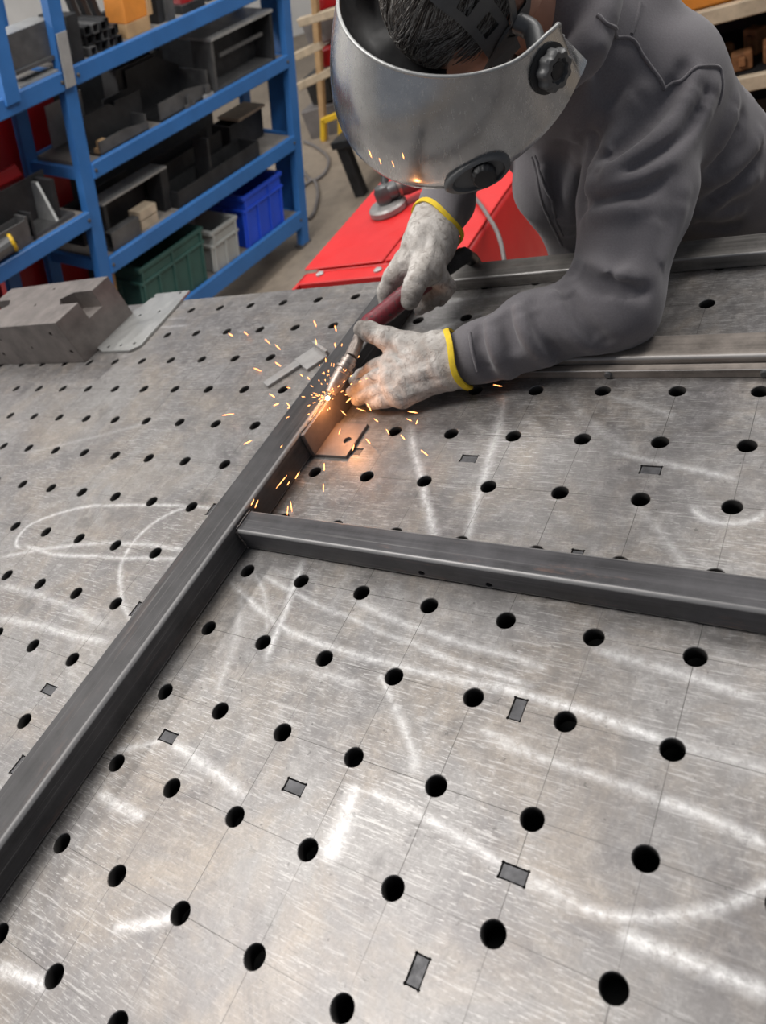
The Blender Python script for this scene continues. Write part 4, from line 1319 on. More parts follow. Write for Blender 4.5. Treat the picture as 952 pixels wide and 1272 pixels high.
# ------------------------------------------------------------------ cloth, leather, skin
def fabric():
    k = NT('hoodie_fleece')
    c = k.obj()
    n1 = k.noise(c, 420, 3, 0.7)
    n2 = k.noise(c, 7, 4, 0.6)
    col = k.mix(n2, (0.115, 0.105, 0.113), (0.165, 0.152, 0.162))
    col = k.mix(k.math('MULTIPLY', k.ramp(n1, [(0.4, 0.0), (0.75, 1.0)]), 0.35), col, (0.23, 0.22, 0.235))
    k.set(Base_Color=col, Roughness=0.92)
    k.b.inputs['Sheen Weight'].default_value = 0.25
    k.b.inputs['Sheen Roughness'].default_value = 0.5
    k.bump(n1, 0.25, 0.001)
    return k.m
M['hoodie'] = fabric()
def leather():
    k = NT('glove_leather')
    c = k.obj()
    n1 = k.noise(c, 26, 6, 0.7, 0.8)
    n2 = k.noise(c, 60, 5, 0.7, 1.2)
    n3 = k.noise(c, 350, 3, 0.6)
    col = k.mix(k.ramp(n1, [(0.38, 0.0), (0.66, 1.0)]), (0.62, 0.585, 0.55), (0.36, 0.325, 0.295))
    col = k.mix(k.math('MULTIPLY', k.ramp(n2, [(0.52, 0.0), (0.66, 1.0)]), 0.6), col, (0.14, 0.11, 0.09))
    # soot worn into the working fingertips
    pos = k.n('ShaderNodeNewGeometry').outputs['Position']
    soot = None
    for (x, y, z), rr in (((455, 410, .952), .034), ((442, 482, .880), .032), ((458, 498, .870), .028), ((509, 376, .956), .034), ((479, 372, .936), .040), ((536, 374, .905), .04)):
        d_ = k.n('ShaderNodeVectorMath', operation='DISTANCE', ins={0: pos, 1: tuple(at_z(x, y, z))}).outputs['Value']
        q_ = k.math('SUBTRACT', 1.0, k.math('DIVIDE', d_, rr), True)
        soot = q_ if soot is None else k.math('MAXIMUM', soot, q_)
    soot = k.math('MULTIPLY', k.math('POWER', soot, 0.6), k.ramp(n1, [(0.30, 0.45), (0.60, 0.95)]))
    col = k.mix(soot, col, (0.10, 0.085, 0.075))
    k.set(Base_Color=col, Roughness=0.85)
    h = k.math('ADD', k.math('MULTIPLY', n2, 1.6), n3)
    k.bump(h, 0.6, 0.002)
    return k.m
M['glove'] = leather()
M['trim'] = paint('yellow_glove_trim', (0.88, 0.60, 0.03), 0.8, 0.2, 40)
M['skin'] = paint('skin', (0.52, 0.27, 0.19), 0.55, 0.12, 20)
M['trousers'] = paint('dark_work_trousers', (0.03, 0.032, 0.04), 0.9, 0.2, 10)
M['shoe'] = paint('black_work_shoe', (0.02, 0.02, 0.02), 0.6, 0.2, 10)
M['seam'] = paint('hoodie_seam', (0.050, 0.048, 0.055), 0.95, 0.2, 40)

person = tag(empty('person', (-0.22, 1.36, 0)), 'person in a dark grey hoodie leaning over the table to weld, wearing gauntlets', 'person')

# pose
HC = V(-.3323, .8167, 1.3426)
HR, HV, HW = V(.8496, -.2632, -.457), V(.3751, -.3076, .8745), V(-.3707, -.9144, -.1626)
def hl_(x, y, z): return HC + HR * x + HV * y + HW * z
NECK = V(-.275, .97, 1.215)
LSH, LEL, LWR = pdp(812, 112, 1.055), pz(762, 378, .922), pz(572, 447, .902)
RSH, REL, RWR = V(-.455, 1.135, 1.145), V(-.600, 1.27, 1.01), pz(548, 274, .985)
LHIP, RHIP = V(-.135, 1.30, .80), V(-.315, 1.375, .80)

# body: one continuous surface, head to feet
HPI = math.radians(48)                      # the head bows further than the shield
KV_, KW_ = HV * math.cos(HPI) + HW * math.sin(HPI), HW * math.cos(HPI) - HV * math.sin(HPI)
KC = HC - HV * .004 - HW * .012
def kl_(x, y, z): return KC + HR * x + KV_ * y + KW_ * z
HEADR = np.stack([HR, KV_, KW_], 1)
b_ = Sculpt(0.025)
b_.e(kl_(0, .015, -.015), HEADR, (.073, .095, .092), .02)
b_.e(kl_(0, -.055, .035), HEADR, (.055, .075, .055), .03)
b_.c(kl_(0, -.03, .085), kl_(0, -.055, .103), .010, .013, .012)          # nose
b_.c(kl_(-.025, -.088, .082), kl_(.025, -.088, .082), .008, .008, .012)   # lips
b_.c(kl_(-.03, -.005, .075), kl_(.03, -.005, .075), .012, .012, .015)     # brow
for s_ in (-1, 1):
    b_.e(kl_(s_ * .078, -.025, -.018), HEADR, (.010, .032, .020), .008)   # ears
BN = NECK + V(0, .07, -.04)
b_.c(kl_(0, -.045, -.035), BN, .050, .048)
b_.chain([BN, V(-.29, 1.14, 1.08), V(-.23, 1.31, .86)], [.05, .075, .09], .04)
b_.chain([LSH, LEL, LWR], [.055, .042, .028]); b_.chain([RSH, REL, RWR], [.055, .042, .028])
b_.c(BN, LSH, .04, .05, .03); b_.c(BN, RSH, .04, .05, .03)
LKN, LAN = V(-.11, 1.30, .48), V(-.10, 1.42, .09)
RKN, RAN = V(-.36, 1.40, .48), V(-.40, 1.52, .09)
b_.chain([LHIP, LKN, LAN], [.080, .055, .038], .04); b_.chain([RHIP, RKN, RAN], [.080, .055, .038], .04)
sculpt_obj('body', b_.mesh(0.007), M['skin'], person, 1)
for s_ in (-1, 1):
    b = bmesh.new()
    bmesh.ops.create_uvsphere(b, u_segments=12, v_segments=8, radius=.012, matrix=Matrix.Translation(Vector(kl_(s_ * .031, -.022, .076))))
    build('eye', b, M['lite'], person, None, True)

# trousers and shoes
t_ = Sculpt(0.05)
t_.chain([LHIP, LKN, LAN + V(0, 0, .03)], [.105, .080, .068]); t_.chain([RHIP, RKN, RAN + V(0, 0, .03)], [.105, .080, .068])
t_.c(LHIP, RHIP, .11)
sculpt_obj('trousers', t_.mesh(0.011), M['trousers'], person)
for A_ in (LAN, RAN):
    s2 = Sculpt(0.03)
    s2.c(A_ + V(0, .03, -.045), A_ + V(-.02, -.15, -.052), .042, .036)
    s2.c(A_ + V(0, .02, .0), A_ + V(0, .02, -.04), .045, .045)
    s2.cutplane(V(0, 0, .002), V(0, 0, -1))
    sculpt_obj('shoe', s2.mesh(0.008), M['shoe'], person)

# hoodie
hd_ = Sculpt(0.045); hd_.fk = 2.2
hd_.c(V(-.185, 1.075, 1.085), V(-.135, 1.285, .800), .090, .125)
hd_.c(V(-.420, 1.135, 1.110), V(-.315, 1.37, .800), .088, .125)
hd_.c(V(-.290, 1.06, 1.140), V(-.23, 1.27, .86), .085, .125)
hd_.c(V(-.24, 1.14, 1.150), V(-.22, 1.36, .86), .08, .125)
hd_.c(NECK + V(0, .06, -.02), LSH, .075, .080)
hd_.c(NECK + V(0, .06, -.02), RSH, .075, .082)
MIDU = LSH * .5 + LEL * .5 + V(.004, .0, .0)
MIDF = LEL * .5 + LWR * .5 + V(0, -.002, .006)
hd_.chain([LSH, MIDU, LEL], [.084, .074, .062], .035)
hd_.chain([LEL, MIDF, LWR * .85 + LEL * .15, LWR + (LWR - LEL) * .08], [.062, .050, .041, .036], .03)
hd_.chain([RSH, REL], [.080, .058]); hd_.chain([REL, RWR * .8 + REL * .2, RWR + (RWR - REL) * .10], [.058, .044, .036], .03)
# collar and folded hood round the neck
nd_ = kl_(0, -.05, -.035) - NECK; nd_ = nd_ / np.linalg.norm(nd_)
nu_ = HR - nd_ * (HR @ nd_); nu_ /= np.linalg.norm(nu_); nv_ = np.cross(nd_, nu_)
ring_ = [NECK + nd_ * .022 + nu_ * (.074 * math.cos(a)) + nv_ * (.074 * math.sin(a)) for a in np.linspace(0, 2 * PI, 17)]
hd_.chain(ring_, [.020] * 17, .02)
hd_.chain([NECK + V(-.13, .10, .03), NECK + V(-.03, .16, .035), NECK + V(.08, .12, .0)], [.035, .042, .035], .04)
hd_.chain([pdp(706, 110, 1.10), pdp(692, 225, 1.215), pdp(742, 292, 1.36)], [.070, .063, .095], .04)
hd_.chain([pdp(700, 75, 1.02), pdp(704, 40, .95), pdp(700, 0, .92), pdp(684, -50, .90)], [.034, .030, .030, .034], .03)
hd_.chain([pdp(738, 45, 1.02), pdp(722, -5, 1.0), pdp(704, -60, .99)], [.052, .046, .046], .04)
hd_.c(pdp(706, 110, 1.10), NECK + V(0, .03, -.05), .07, .06, .04)
# creases read off the photograph, pressed onto the sleeve and chest
R_ = hd_.fold
R_([(863, 97), (840, 143), (806, 177), (766, 209), (743, 226)], .010, .016)
R_([(850, 90), (826, 135), (792, 168), (755, 196)], -.011, .012)
R_([(886, 108), (862, 160), (823, 206), (774, 229), (740, 234)], .008, .014)
R_([(876, 120), (846, 172), (806, 200), (760, 224)], -.008, .010)
R_([(797, 114), (768, 150), (750, 205)], .007, .013)
R_([(812, 150), (785, 178), (752, 214)], -.006, .010)
R_([(751, 143), (737, 183), (733, 235)], .007, .012)
R_([(742, 165), (728, 215), (724, 262)], -.012, .010)
R_([(735, 254), (762, 246), (800, 236), (828, 214)], -.007, .010)
R_([(728, 270), (762, 262), (800, 258)], .006, .014)
R_([(713, 336), (743, 352), (800, 362)], -.011, .010)
R_([(706, 322), (743, 334), (790, 345)], .006, .012)
R_([(700, 356), (722, 400), (752, 425)], -.009, .010)
R_([(690, 366), (712, 412), (740, 436)], .006, .012)
R_([(660, 378), (672, 418), (700, 446)], -.008, .009)
R_([(644, 386), (656, 418), (684, 450)], .010, .011)
R_([(628, 396), (638, 430), (656, 462)], -.011, .009)
R_([(609, 403), (616, 436), (634, 464)], .012, .011)
R_([(597, 408), (600, 440), (610, 466)], -.010, .008)
R_([(850, 240), (836, 290), (812, 340)], .005, .014)
R_([(820, 260), (800, 320), (770, 360)], .004, .014)
R_([(914, 128), (900, 165), (884, 192)], .008, .014)
R_([(925, 145), (905, 185), (886, 208)], -.009, .010)
R_([(943, 171), (915, 205), (888, 226)], .009, .014)
R_([(940, 195), (912, 228), (882, 250)], -.010, .010)
R_([(938, 222), (908, 240), (885, 258)], .007, .012)
R_([(872, 280), (890, 284), (915, 280)], -.008, .009)
R_([(868, 266), (890, 268), (920, 262)], .006, .010)
R_([(745, 60), (728, 110), (716, 170)], .005, .012)
R_([(720, 190), (712, 240), (716, 285)], .006, .014)
R_([(700, 180), (690, 230), (694, 280)], -.006, .012)
R_([(672, 195), (682, 240), (706, 290)], .005, .010)
def wr_(P):
    x, y, z = P[:, 0], P[:, 1], P[:, 2]
    return 0.0016 * np.sin(38 * x + 21 * z + 2 * np.sin(17 * y)) * np.sin(31 * y - 12 * z) + 0.0009 * np.sin(85 * z + 30 * x + 2 * np.sin(40 * y))
hd_.cutplane(V(0, 0, .745), V(0, 0, -1))
dl = (LWR - LEL) / np.linalg.norm(LWR - LEL)
hoodie = sculpt_obj('hoodie', hd_.mesh(0.0046, wr_), M['hoodie'], person, 1)

def seam(pix, r, mat=None, t0=0.5, off=0.0):
    pts = [hd_.hit(x, y, t0) for x, y in pix]
    pts = [Vector(p) for p in pts if p is not None]
    dgs = hoodie.data
    from mathutils.bvhtree import BVHTree
    global BVH
    if 'BVH' not in globals():
        PM = world_of(hoodie)
        BVH = BVHTree.FromPolygons([PM @ v.co for v in dgs.vertices], [tuple(p.vertices) for p in dgs.polygons])
    out = []
    for p in smooth_path(pts, 6):
        loc, nor, _, _ = BVH.find_nearest(p)
        out.append(loc + nor * off)
    b = bmesh.new()
    sweep(b, out, r, 6)
    return build('seam', b, mat or M['hoodie'], hoodie, None, True, 80)
for pix in ([(742, 18), (760, 32), (782, 47), (800, 72), (815, 92), (829, 111)], [(829, 111), (850, 96), (872, 84), (893, 84), (896, 100), (893, 130)], [(785, 42), (792, 20), (795, 4)], [(584, 414), (587, 436), (594, 462)], [(660, 195), (672, 238), (690, 290), (698, 304)], [(666, 192), (680, 238), (700, 292)]):
    seam(pix, 0.0026, off=0.0002)

# ------------------------------------------------------------------ gloves
def cuff_trim(glove, centre, axis, ru, rv, uvec, wob, seed):
    n = 40
    ax_ = Vector(axis).normalized()
    u = Vector(uvec); u = (u - ax_ * u.dot(ax_)).normalized(); v = ax_.cross(u)
    P_ = []
    for i in range(n + 1):
        t = 2 * PI * i / n
        P_.append(Vector(centre) + u * (ru * math.cos(t)) + v * (rv * math.sin(t)) + ax_ * (wob * math.sin(3 * t + seed)))
    b = bmesh.new()
    rings = []
    for i in range(n):
        t = 2 * PI * i / n
        ring = []
        rad = (P_[i] - Vector(centre)).normalized()
        for da, dr in ((-.0045, .0006), (-.0045, .0026), (0, .0034), (.0045, .0026), (.0045, -.0020), (0, -.0028)):
            ring.append(b.verts.new(P_[i] + ax_ * da + rad * dr))
        rings.append(ring)
    for i in range(n):
        for q in range(6):
            b.faces.new((rings[i][q], rings[(i + 1) % n][q], rings[(i + 1) % n][(q + 1) % 6], rings[i][(q + 1) % 6]))
    return build('cuff_trim', b, M['trim'], glove, None, True, 70)

def gauntlet(b, P0, P1, axis, r0, r1):
    pass

# near hand (his left), steadying the nozzle
g1 = Sculpt(0.010)
W1 = pz(548, 446, .904)
g1.c(pz(566, 447, .903), W1, .044, .037, .02)
g1.c(W1, pz(488, 449, .908), .036, .019, .02)
g1.c(W1, pz(488, 466, .900), .036, .022, .02)
g1.c(pz(545, 458, .897), pz(492, 484, .885), .033, .021, .02)
g1.c(pz(535, 462, .893), pz(500, 494, .876), .026, .018, .02)
g1.chain([pz(490, 449, .908), pz(466, 456, .903), pz(450, 466, .892), pz(440, 474, .884)], [.0155, .0130, .0115, .0100], .004)
g1.chain([pz(488, 464, .900), pz(462, 472, .896), pz(446, 481, .886), pz(437, 487, .878)], [.0155, .0128, .0115, .0098], .003)
g1.chain([pz(490, 480, .888), pz(466, 488, .884), pz(451, 494, .876), pz(443, 497, .870)], [.0155, .0124, .0112, .0096], .003)
g1.chain([pz(497, 492, .877), pz(476, 498, .874), pz(462, 502, .868)], [.0145, .0120, .0100], .003)
g1.chain([pz(535, 437, .915), pz(508, 430, .925), pz(480, 420, .940), pz(459, 412, .951), pz(450, 409, .953)], [.028, .021, .0165, .0150, .0138], .012)
for pix, am, sg in (([(478, 446), (510, 438), (545, 428)], .0022, .004), ([(474, 462), (505, 456), (548, 440)], -.0020, .003), ([(490, 472), (520, 462), (552, 452)], .0022, .005), ([(500, 482), (528, 474), (560, 468)], -.0020, .004), ([(505, 492), (530, 484), (556, 476)], .0020, .004), ([(482, 430), (492, 440), (500, 452)], -.0022, .004), ([(520, 425), (530, 440), (532, 470)], -.0015, .005), ([(540, 418), (543, 445), (548, 475)], .0016, .004), ([(466, 408), (468, 416), (464, 424)], -.0014, .003), ([(476, 410), (480, 420), (476, 430)], .0014, .003)):
    g1.fold(pix, am, sg, 0.6)
A1 = (LEL - LWR) / np.linalg.norm(LEL - LWR)
A1c = pz(568, 447, .904)
g1.c(A1c - A1 * .012, A1c + A1 * .004, .040, .046, .01)
g1.cutplane(A1c + A1 * .002, A1)
gw = lambda P: 0.0010 * np.sin(160 * P[:, 0] + 90 * P[:, 2] + 2 * np.sin(120 * P[:, 1])) * np.sin(140 * P[:, 1] + 60 * P[:, 0])
GL1 = sculpt_obj('glove', g1.mesh(0.0023, gw), M['glove'], person, 1)
GL1['label'] = 'grimy pale leather glove resting beside the nozzle'
cuff_trim(GL1, A1c + A1 * .002, A1, .047, .047, (0, 0, 1), .003, 0.4)
# seam line over the back of the hand
# far hand (his right), gripping the handle
g2 = Sculpt(0.010)
W2 = pz(546, 286, .985)
A2 = (REL - RWR) / np.linalg.norm(REL - RWR)
A2 = np.array((pdp(560, 240, 1.30) - pdp(536, 300, 1.25)))
A2 = np.array(RIGHT * .60 + UP * .80 + FWD * .12)
A2 = A2 / np.linalg.norm(A2)
g2.c(pz(541, 281, .992), pz(533, 300, .985), .044, .040, .02)
g2.c(pz(533, 300, .985), pz(505, 330, .972), .038, .024, .02)
g2.c(pz(538, 302, .982), pz(532, 338, .968), .038, .024, .02)
g2.chain([pz(504, 328, .972), pz(488, 345, .962), pz(480, 362, .946), pz(479, 376, .930)], [.023, .0165, .0150, .0125], .007)
g2.chain([pz(527, 332, .976), pz(517, 350, .975), pz(512, 364, .966), pz(509, 374, .958)], [.024, .0185, .0165, .0145], .007)
g2.chain([pz(541, 340, .955), pz(556, 356, .925), pz(548, 372, .902)], [.020, .015, .012], .006)
g2.chain([pz(534, 345, .945), pz(545, 364, .915), pz(534, 378, .896)], [.020, .014, .012], .006)
g2.chain([pz(524, 352, .940), pz(532, 372, .905), pz(522, 384, .890)], [.018, .013, .011], .006)
for pix, am, sg in (([(520, 275), (518, 300), (500, 325)], .0025, .005), ([(530, 282), (528, 305), (515, 330)], -.0020, .004), ([(510, 285), (505, 300), (492, 322)], -.0018, .004), ([(500, 332), (506, 345), (508, 352)], -.0030, .004), ([(540, 290), (536, 315), (528, 335)], .0018, .005), ([(512, 350), (520, 352), (527, 350)], -.0014, .003), ([(476, 355), (484, 354), (492, 356)], -.0014, .003)):
    g2.fold(pix, am, sg, 0.8)
C2 = pz(543, 279, .992)
g2.c(C2 - A2 * .014, C2 + A2 * .004, .042, .048, .01)
g2.cutplane(C2 + A2 * .002, A2)
GL2 = sculpt_obj('glove', g2.mesh(0.0023, gw), M['glove'], person, 1)
GL2['label'] = 'pale leather glove gripping the red torch handle'
cuff_trim(GL2, C2 + A2 * .002, A2, .049, .049, (0, 0, 1), .003, 1.4)

# ------------------------------------------------------------------ hair
b = bmesh.new()
rnd = random.Random(11)
HCt = V(0, .015, -.015); HRd = V(.0745, .0965, .0935)
n_st = 0
while n_st < 3600:
    th = rnd.uniform(0, 2 * PI); cz = rnd.uniform(-.25, 1)
    sr_ = math.sqrt(1 - cz * cz)
    dloc = V(sr_ * math.cos(th), cz, sr_ * math.sin(th))
    if dloc[2] > .50 and dloc[1] < .30 + .12 * math.sin(9 * dloc[0]): continue        # forehead
    if dloc[1] < -.1 and dloc[2] > -.2: continue
    L = rnd.uniform(.030, .055)
    sw = V(-.45 + rnd.uniform(-.22, .22), -.05 + rnd.uniform(-.2, .2), .9 + rnd.uniform(-.2, .2))
    swirl = V(math.sin(11 * dloc[0] + 6 * dloc[2]), math.cos(9 * dloc[2] + 4 * dloc[0]), math.sin(10 * dloc[1])) * .35
    tan = sw + swirl
    tan = tan - dloc * (tan @ dloc); tan /= np.linalg.norm(tan)
    pts = []
    for q in range(4):
        t = q / 3
        pl_ = HCt + (dloc + tan * (L * t / .09)) / np.linalg.norm(dloc + tan * (L * t / .09)) * HRd * (1.0 + .012 + .075 * t * (1 - .55 * t) + .012 * rnd.random())
        pts.append(Vector(kl_(*pl_)))
    w0 = rnd.uniform(.0007, .0012)
    f0_ = len(b.faces)
    sweep(b, pts, lambda t: w0 * (1 - .75 * t), 3, None, False)
    mi = rnd.choice((0, 1, 1, 2, 2))
    b.faces.ensure_lookup_table()
    for q in range(f0_, len(b.faces)): b.faces[q].material_index = mi
    n_st += 1
hr = build('hair', b, M['black'], person, None, True, 180)
hr['kind'] = 'stuff'
M['hair_mid'] = paint('hair_mid', (0.15, 0.13, 0.115), 0.45, 0.2, 60, bump=0)
M['hair_light'] = paint('hair_light', (0.42, 0.40, 0.375), 0.45, 0.15, 60, bump=0)
M['hair_dark'] = paint('hair_dark', (0.045, 0.036, 0.030), 0.5, 0.2, 60, bump=0)
hr.data.materials[0] = M['hair_dark']
for q_ in ('hair_mid', 'hair_light'): hr.data.materials.append(M[q_])
s3 = Sculpt(.01)
s3.e(kl_(0, .020, -.018), HEADR, (.0755, .0945, .0940))
s3.cutplane(kl_(0, -.01, .0), -(KV_ * .75 - KW_ * .65))
M['haircap'] = paint('dark_grey_hair', (0.045, 0.037, 0.031), 0.7, 0.3, 60)
sculpt_obj('hair_base', s3.mesh(.004), M['haircap'], person, 1)

# ------------------------------------------------------------------ welding helmet
def shell_material():
    k = NT('scratched_mirror_shell')
    c = k.obj()
    st = k.noise(k.scaled(c, (420, 9, 420)), 1.0, 4, 0.6)
    n2 = k.noise(c, 12, 5, 0.65)
    n3 = k.noise(c, 90, 4, 0.7)
    col = k.mix(k.ramp(n2, [(0.3, 0.0), (0.7, 1.0)]), (0.46, 0.46, 0.46), (0.68, 0.675, 0.665))
    sc_ = k.ramp(st, [(0.57, 0.0), (0.66, 1.0)])
    zone = k.ramp(k.noise(c, 9, 3, 0.5), [(0.42, 0.1), (0.58, 1.0)])
    col = k.mix(k.math('MULTIPLY', k.math('MULTIPLY', sc_, zone), 0.5), col, (0.80, 0.80, 0.79))
    col = k.mix(k.ramp(n3, [(0.70, 0.0), (0.78, 0.4)]), col, (0.72, 0.71, 0.70))
    r = k.ramp(n2, [(0.3, 0.14), (0.7, 0.28)])
    k.set(Base_Color=col, Metallic=0.9, Roughness=k.math('ADD', r, k.math('MULTIPLY', sc_, 0.1)))
    k.bump(st, 0.05, 0.0005)
    return k.m
M['shell'] = shell_material()
M['grey_plastic'] = paint('grey_plastic_fitting', (0.105, 0.105, 0.105), 0.4, 0.15, 30)
M['shell_in'] = paint('shell_inside', (0.012, 0.012, 0.013), 0.6, 0.2, 20)
hel = empty('welding_helmet', Vector(HC))
R4 = Matrix((Vector(HR), Vector(HV), Vector(HW))).transposed()
hel.rotation_euler = R4.to_euler()
tag(hel, 'scratched silver welding helmet with a dark head band on the welder\'s head', 'welding helmet')
HA, HB, HS, HCn, HRS = .139, .127, .060, .1525, 1.2213
def interp(x, tab):
    for (a, fa), (b2, fb) in zip(tab, tab[1:]):
        if x <= b2:
            t = max(0, (x - a) / (b2 - a)); t = t * t * (3 - 2 * t)
            return fa + (fb - fa) * t
    return tab[-1][1]
def shell_pt(ph, v, off=0.0):
    a = math.radians(ph)
    h = HS + (HCn - HS) * max(0, math.cos(a * .9))
    top_ = interp(ph, [(-125, .02), (-80, .0), (66, .0), (88, .006), (100, .002), (105, -.022), (112, -.034)])
    bulge = 1 + (HRS - 1) * v + .10 * math.sin(PI * v) * max(0, math.cos(a)) ** 2
    # the lower edge tucks back in under the chin
    tuck = max(0.0, v - .86) / .14
    bulge -= .07 * tuck * tuck * max(0, math.cos(a))
    y = top_ * (1 - v) - h * v
    k = bulge
    n = Vector((math.sin(a) / HA, 0, math.cos(a) / HB)).normalized()
    return Vector((HA * math.sin(a) * k, y, HB * math.cos(a) * k)) + n * off
bm = bmesh.new()
NP, NV = 96, 28
grid = []
for t_i in range(2):
    g_ = []
    for i in range(NP + 1):
        ph_ = -125 + 237 * i / NP
        col_ = []
        for j in range(NV + 1):
            # right edge: notch behind the ear as on the photo
            v_ = j / NV
            p_ = ph_
            if i == NP: p_ = ph_
            col_.append(bm.verts.new(R4 @ shell_pt(p_, v_, 0 if t_i == 0 else -.0035) + Vector(HC)))
        g_.append(col_)
    grid.append(g_)
fo = []
for i in range(NP):
    for j in range(NV):
        fo.append(bm.faces.new((grid[0][i][j], grid[0][i + 1][j], grid[0][i + 1][j + 1], grid[0][i][j + 1])))
        f_ = bm.faces.new((grid[1][i][j], grid[1][i][j + 1], grid[1][i + 1][j + 1], grid[1][i + 1][j])); f_.material_index = 1
for i in range(NP):
    for j in (0, NV):
        bm.faces.new((grid[0][i][j], grid[1][i][j], grid[1][i + 1][j], grid[0][i + 1][j]))
for j in range(NV):
    for i in (0, NP):
        bm.faces.new((grid[0][i][j], grid[0][i][j + 1], grid[1][i][j + 1], grid[1][i][j]))
sh = build('face_shield', bm, M['shell'], hel, None, True, 50)
sh.data.materials.append(M['shell_in'])
# bright rolled rim
bm = bmesh.new()
sweep(bm, [R4 @ shell_pt(-125 + 237 * i / 110, 0, -.0015) + Vector(HC) for i in range(111)], .0024, 8)
build('rim', bm, M['lite'], sh, None, True, 80)
# pivot knob at the ear
def on_shell(ph, v):
    p0 = shell_pt(ph, v); pu = shell_pt(ph + 1, v) - p0; pv_ = shell_pt(ph, v + .02) - p0
    n = pu.cross(pv_).normalized()
    if n.dot(Vector((math.sin(math.radians(ph)), 0, math.cos(math.radians(ph))))) < 0: n = -n
    return R4 @ p0 + Vector(HC), R4.to_3x3() @ n
def gear(b, prof, c0, d, n, teeth, depth):
    Rf = frame_to(d)
    rings = []
    for r, h in prof:
        ring = []
        for i in range(n):
            t = 2 * PI * i / n
            rr = r * (1 + depth * (0.5 + 0.5 * math.tanh(4 * math.sin(teeth * t))))
            ring.append(b.verts.new(c0 + Rf @ Vector((rr * math.cos(t), rr * math.sin(t), h))))
        rings.append(ring)
    for q in range(len(rings) - 1):
        for i in range(n):
            b.faces.new((rings[q][i], rings[q][(i + 1) % n], rings[q + 1][(i + 1) % n], rings[q + 1][i]))
    b.faces.new(rings[0][::-1]); b.faces.new(rings[-1])
KP, KV = 85, .34
c0, nn = on_shell(KP, KV)
bm = bmesh.new(); lathe(bm, [(.026, -.001), (.026, .002), (.023, .003)], c0, nn, 32)
kb = build('knob_washer', bm, M['black'], hel, None, True)
bm = bmesh.new(); gear(bm, [(.0185, .003), (.0195, .006), (.0195, .015), (.017, .018), (.012, .0185), (.011, .014)], c0, nn, 72, 9, .13)
kn = build('pivot_knob', bm, M['grey_plastic'], hel, None, True, 40)
bm = bmesh.new(); lathe(bm, [(.009, .010), (.009, .0155), (.004, .016)], c0, nn, 16)
build('screw', bm, M['black'], kn, None, True)
# lower side dial
c1, _ = on_shell(49, .87)
_, n1 = on_shell(49, .62)
et = (R4 @ shell_pt(55, .95) - R4 @ shell_pt(43, .95)).normalized()
n1 = (n1 - et * n1.dot(et)).normalized()
bm = bmesh.new()
Rf = Matrix((et, n1.cross(et), n1)).transposed()
ringp = [(1.0, -.004), (1.0, .003), (.93, .006), (.80, .007), (.74, .003), (.70, .003)]
rr_ = []
for r, h in ringp:
    rr_.append([bm.verts.new(c1 + Rf @ Vector((.034 * r * math.cos(2 * PI * i / 40) * (1.5 if math.cos(2 * PI * i / 40) < 0 else 1), .021 * r * math.sin(2 * PI * i / 40), h))) for i in range(40)])
for q in range(len(rr_) - 1):
    for i in range(40):
        bm.faces.new((rr_[q][i], rr_[q][(i + 1) % 40], rr_[q + 1][(i + 1) % 40], rr_[q + 1][i]))
bm.faces.new(rr_[-1]); bm.faces.new(rr_[0][::-1])
dh = build('dial_housing', bm, M['grey_plastic'], hel, None, True, 50)
bm = bmesh.new(); gear(bm, [(.0145, .002), (.0145, .012), (.012, .015), (.006, .0155)], c1, n1, 60, 15, .06)
build('dial', bm, M['black'], dh, None, True, 40)

# black inner seal between shield and face on his right side
bm = bmesh.new()
rows = []
for i in range(41):
    ph_ = -175 + 205 * i / 40
    a_ = math.radians(ph_)
    rows.append([bm.verts.new(R4 @ Vector((HA * math.sin(a_) * f_, y_, HB * math.cos(a_) * f_)) + Vector(HC)) for f_, y_ in ((.965, -.004), (.90, -.030), (.72, -.048), (.36, -.052), (.36, -.056), (.72, -.052), (.90, -.034), (.965, -.008))])
for i in range(40):
    for q in range(8):
        bm.faces.new((rows[i][q], rows[i + 1][q], rows[i + 1][(q + 1) % 8], rows[i][(q + 1) % 8]))
build('inner_seal', bm, M['black'], hel, None, True, 60)
# head band: curved strap with slots over the crown, on the head
def strap(name, pts, width, thick, mat, slots=None, parent=hel):
    """pts = helmet coordinates; a flat band following the skull"""
    P_ = smooth_path([Vector(p) for p in pts], 8)
    b = bmesh.new()
    rows = []
    n = len(P_)
    for i, p in enumerate(P_):
        t = (P_[min(i + 1, n - 1)] - P_[max(i - 1, 0)]).normalized()
        nrm = (p - Vector((0, -.01, -.015))).normalized()
        side = t.cross(nrm).normalized()
        wd = width(i / (n - 1)) if callable(width) else width
        rows.append([[R4 @ (p + side * (wd * s_) + nrm * h_) + Vector(HC) for s_ in (-1, -.5, .5, 1)] for h_ in (thick, 0)])
    vv = [[[b.verts.new(c) for c in lay] for lay in r] for r in rows]
    sl = slots or []
    for i in range(n - 1):
        for q in range(3):
            u = (i + .5) / (n - 1)
            gap = q == 1 and any(a <= u <= e for a, e in sl)
            if not gap:
                b.faces.new((vv[i][0][q], vv[i + 1][0][q], vv[i + 1][0][q + 1], vv[i][0][q + 1]))
                b.faces.new((vv[i][1][q], vv[i][1][q + 1], vv[i + 1][1][q + 1], vv[i + 1][1][q]))
        for e in (0, 3):
            b.faces.new((vv[i][0][e], vv[i + 1][0][e], vv[i + 1][1][e], vv[i][1][e]))
    return build(name, b, mat, parent, None, True, 50)
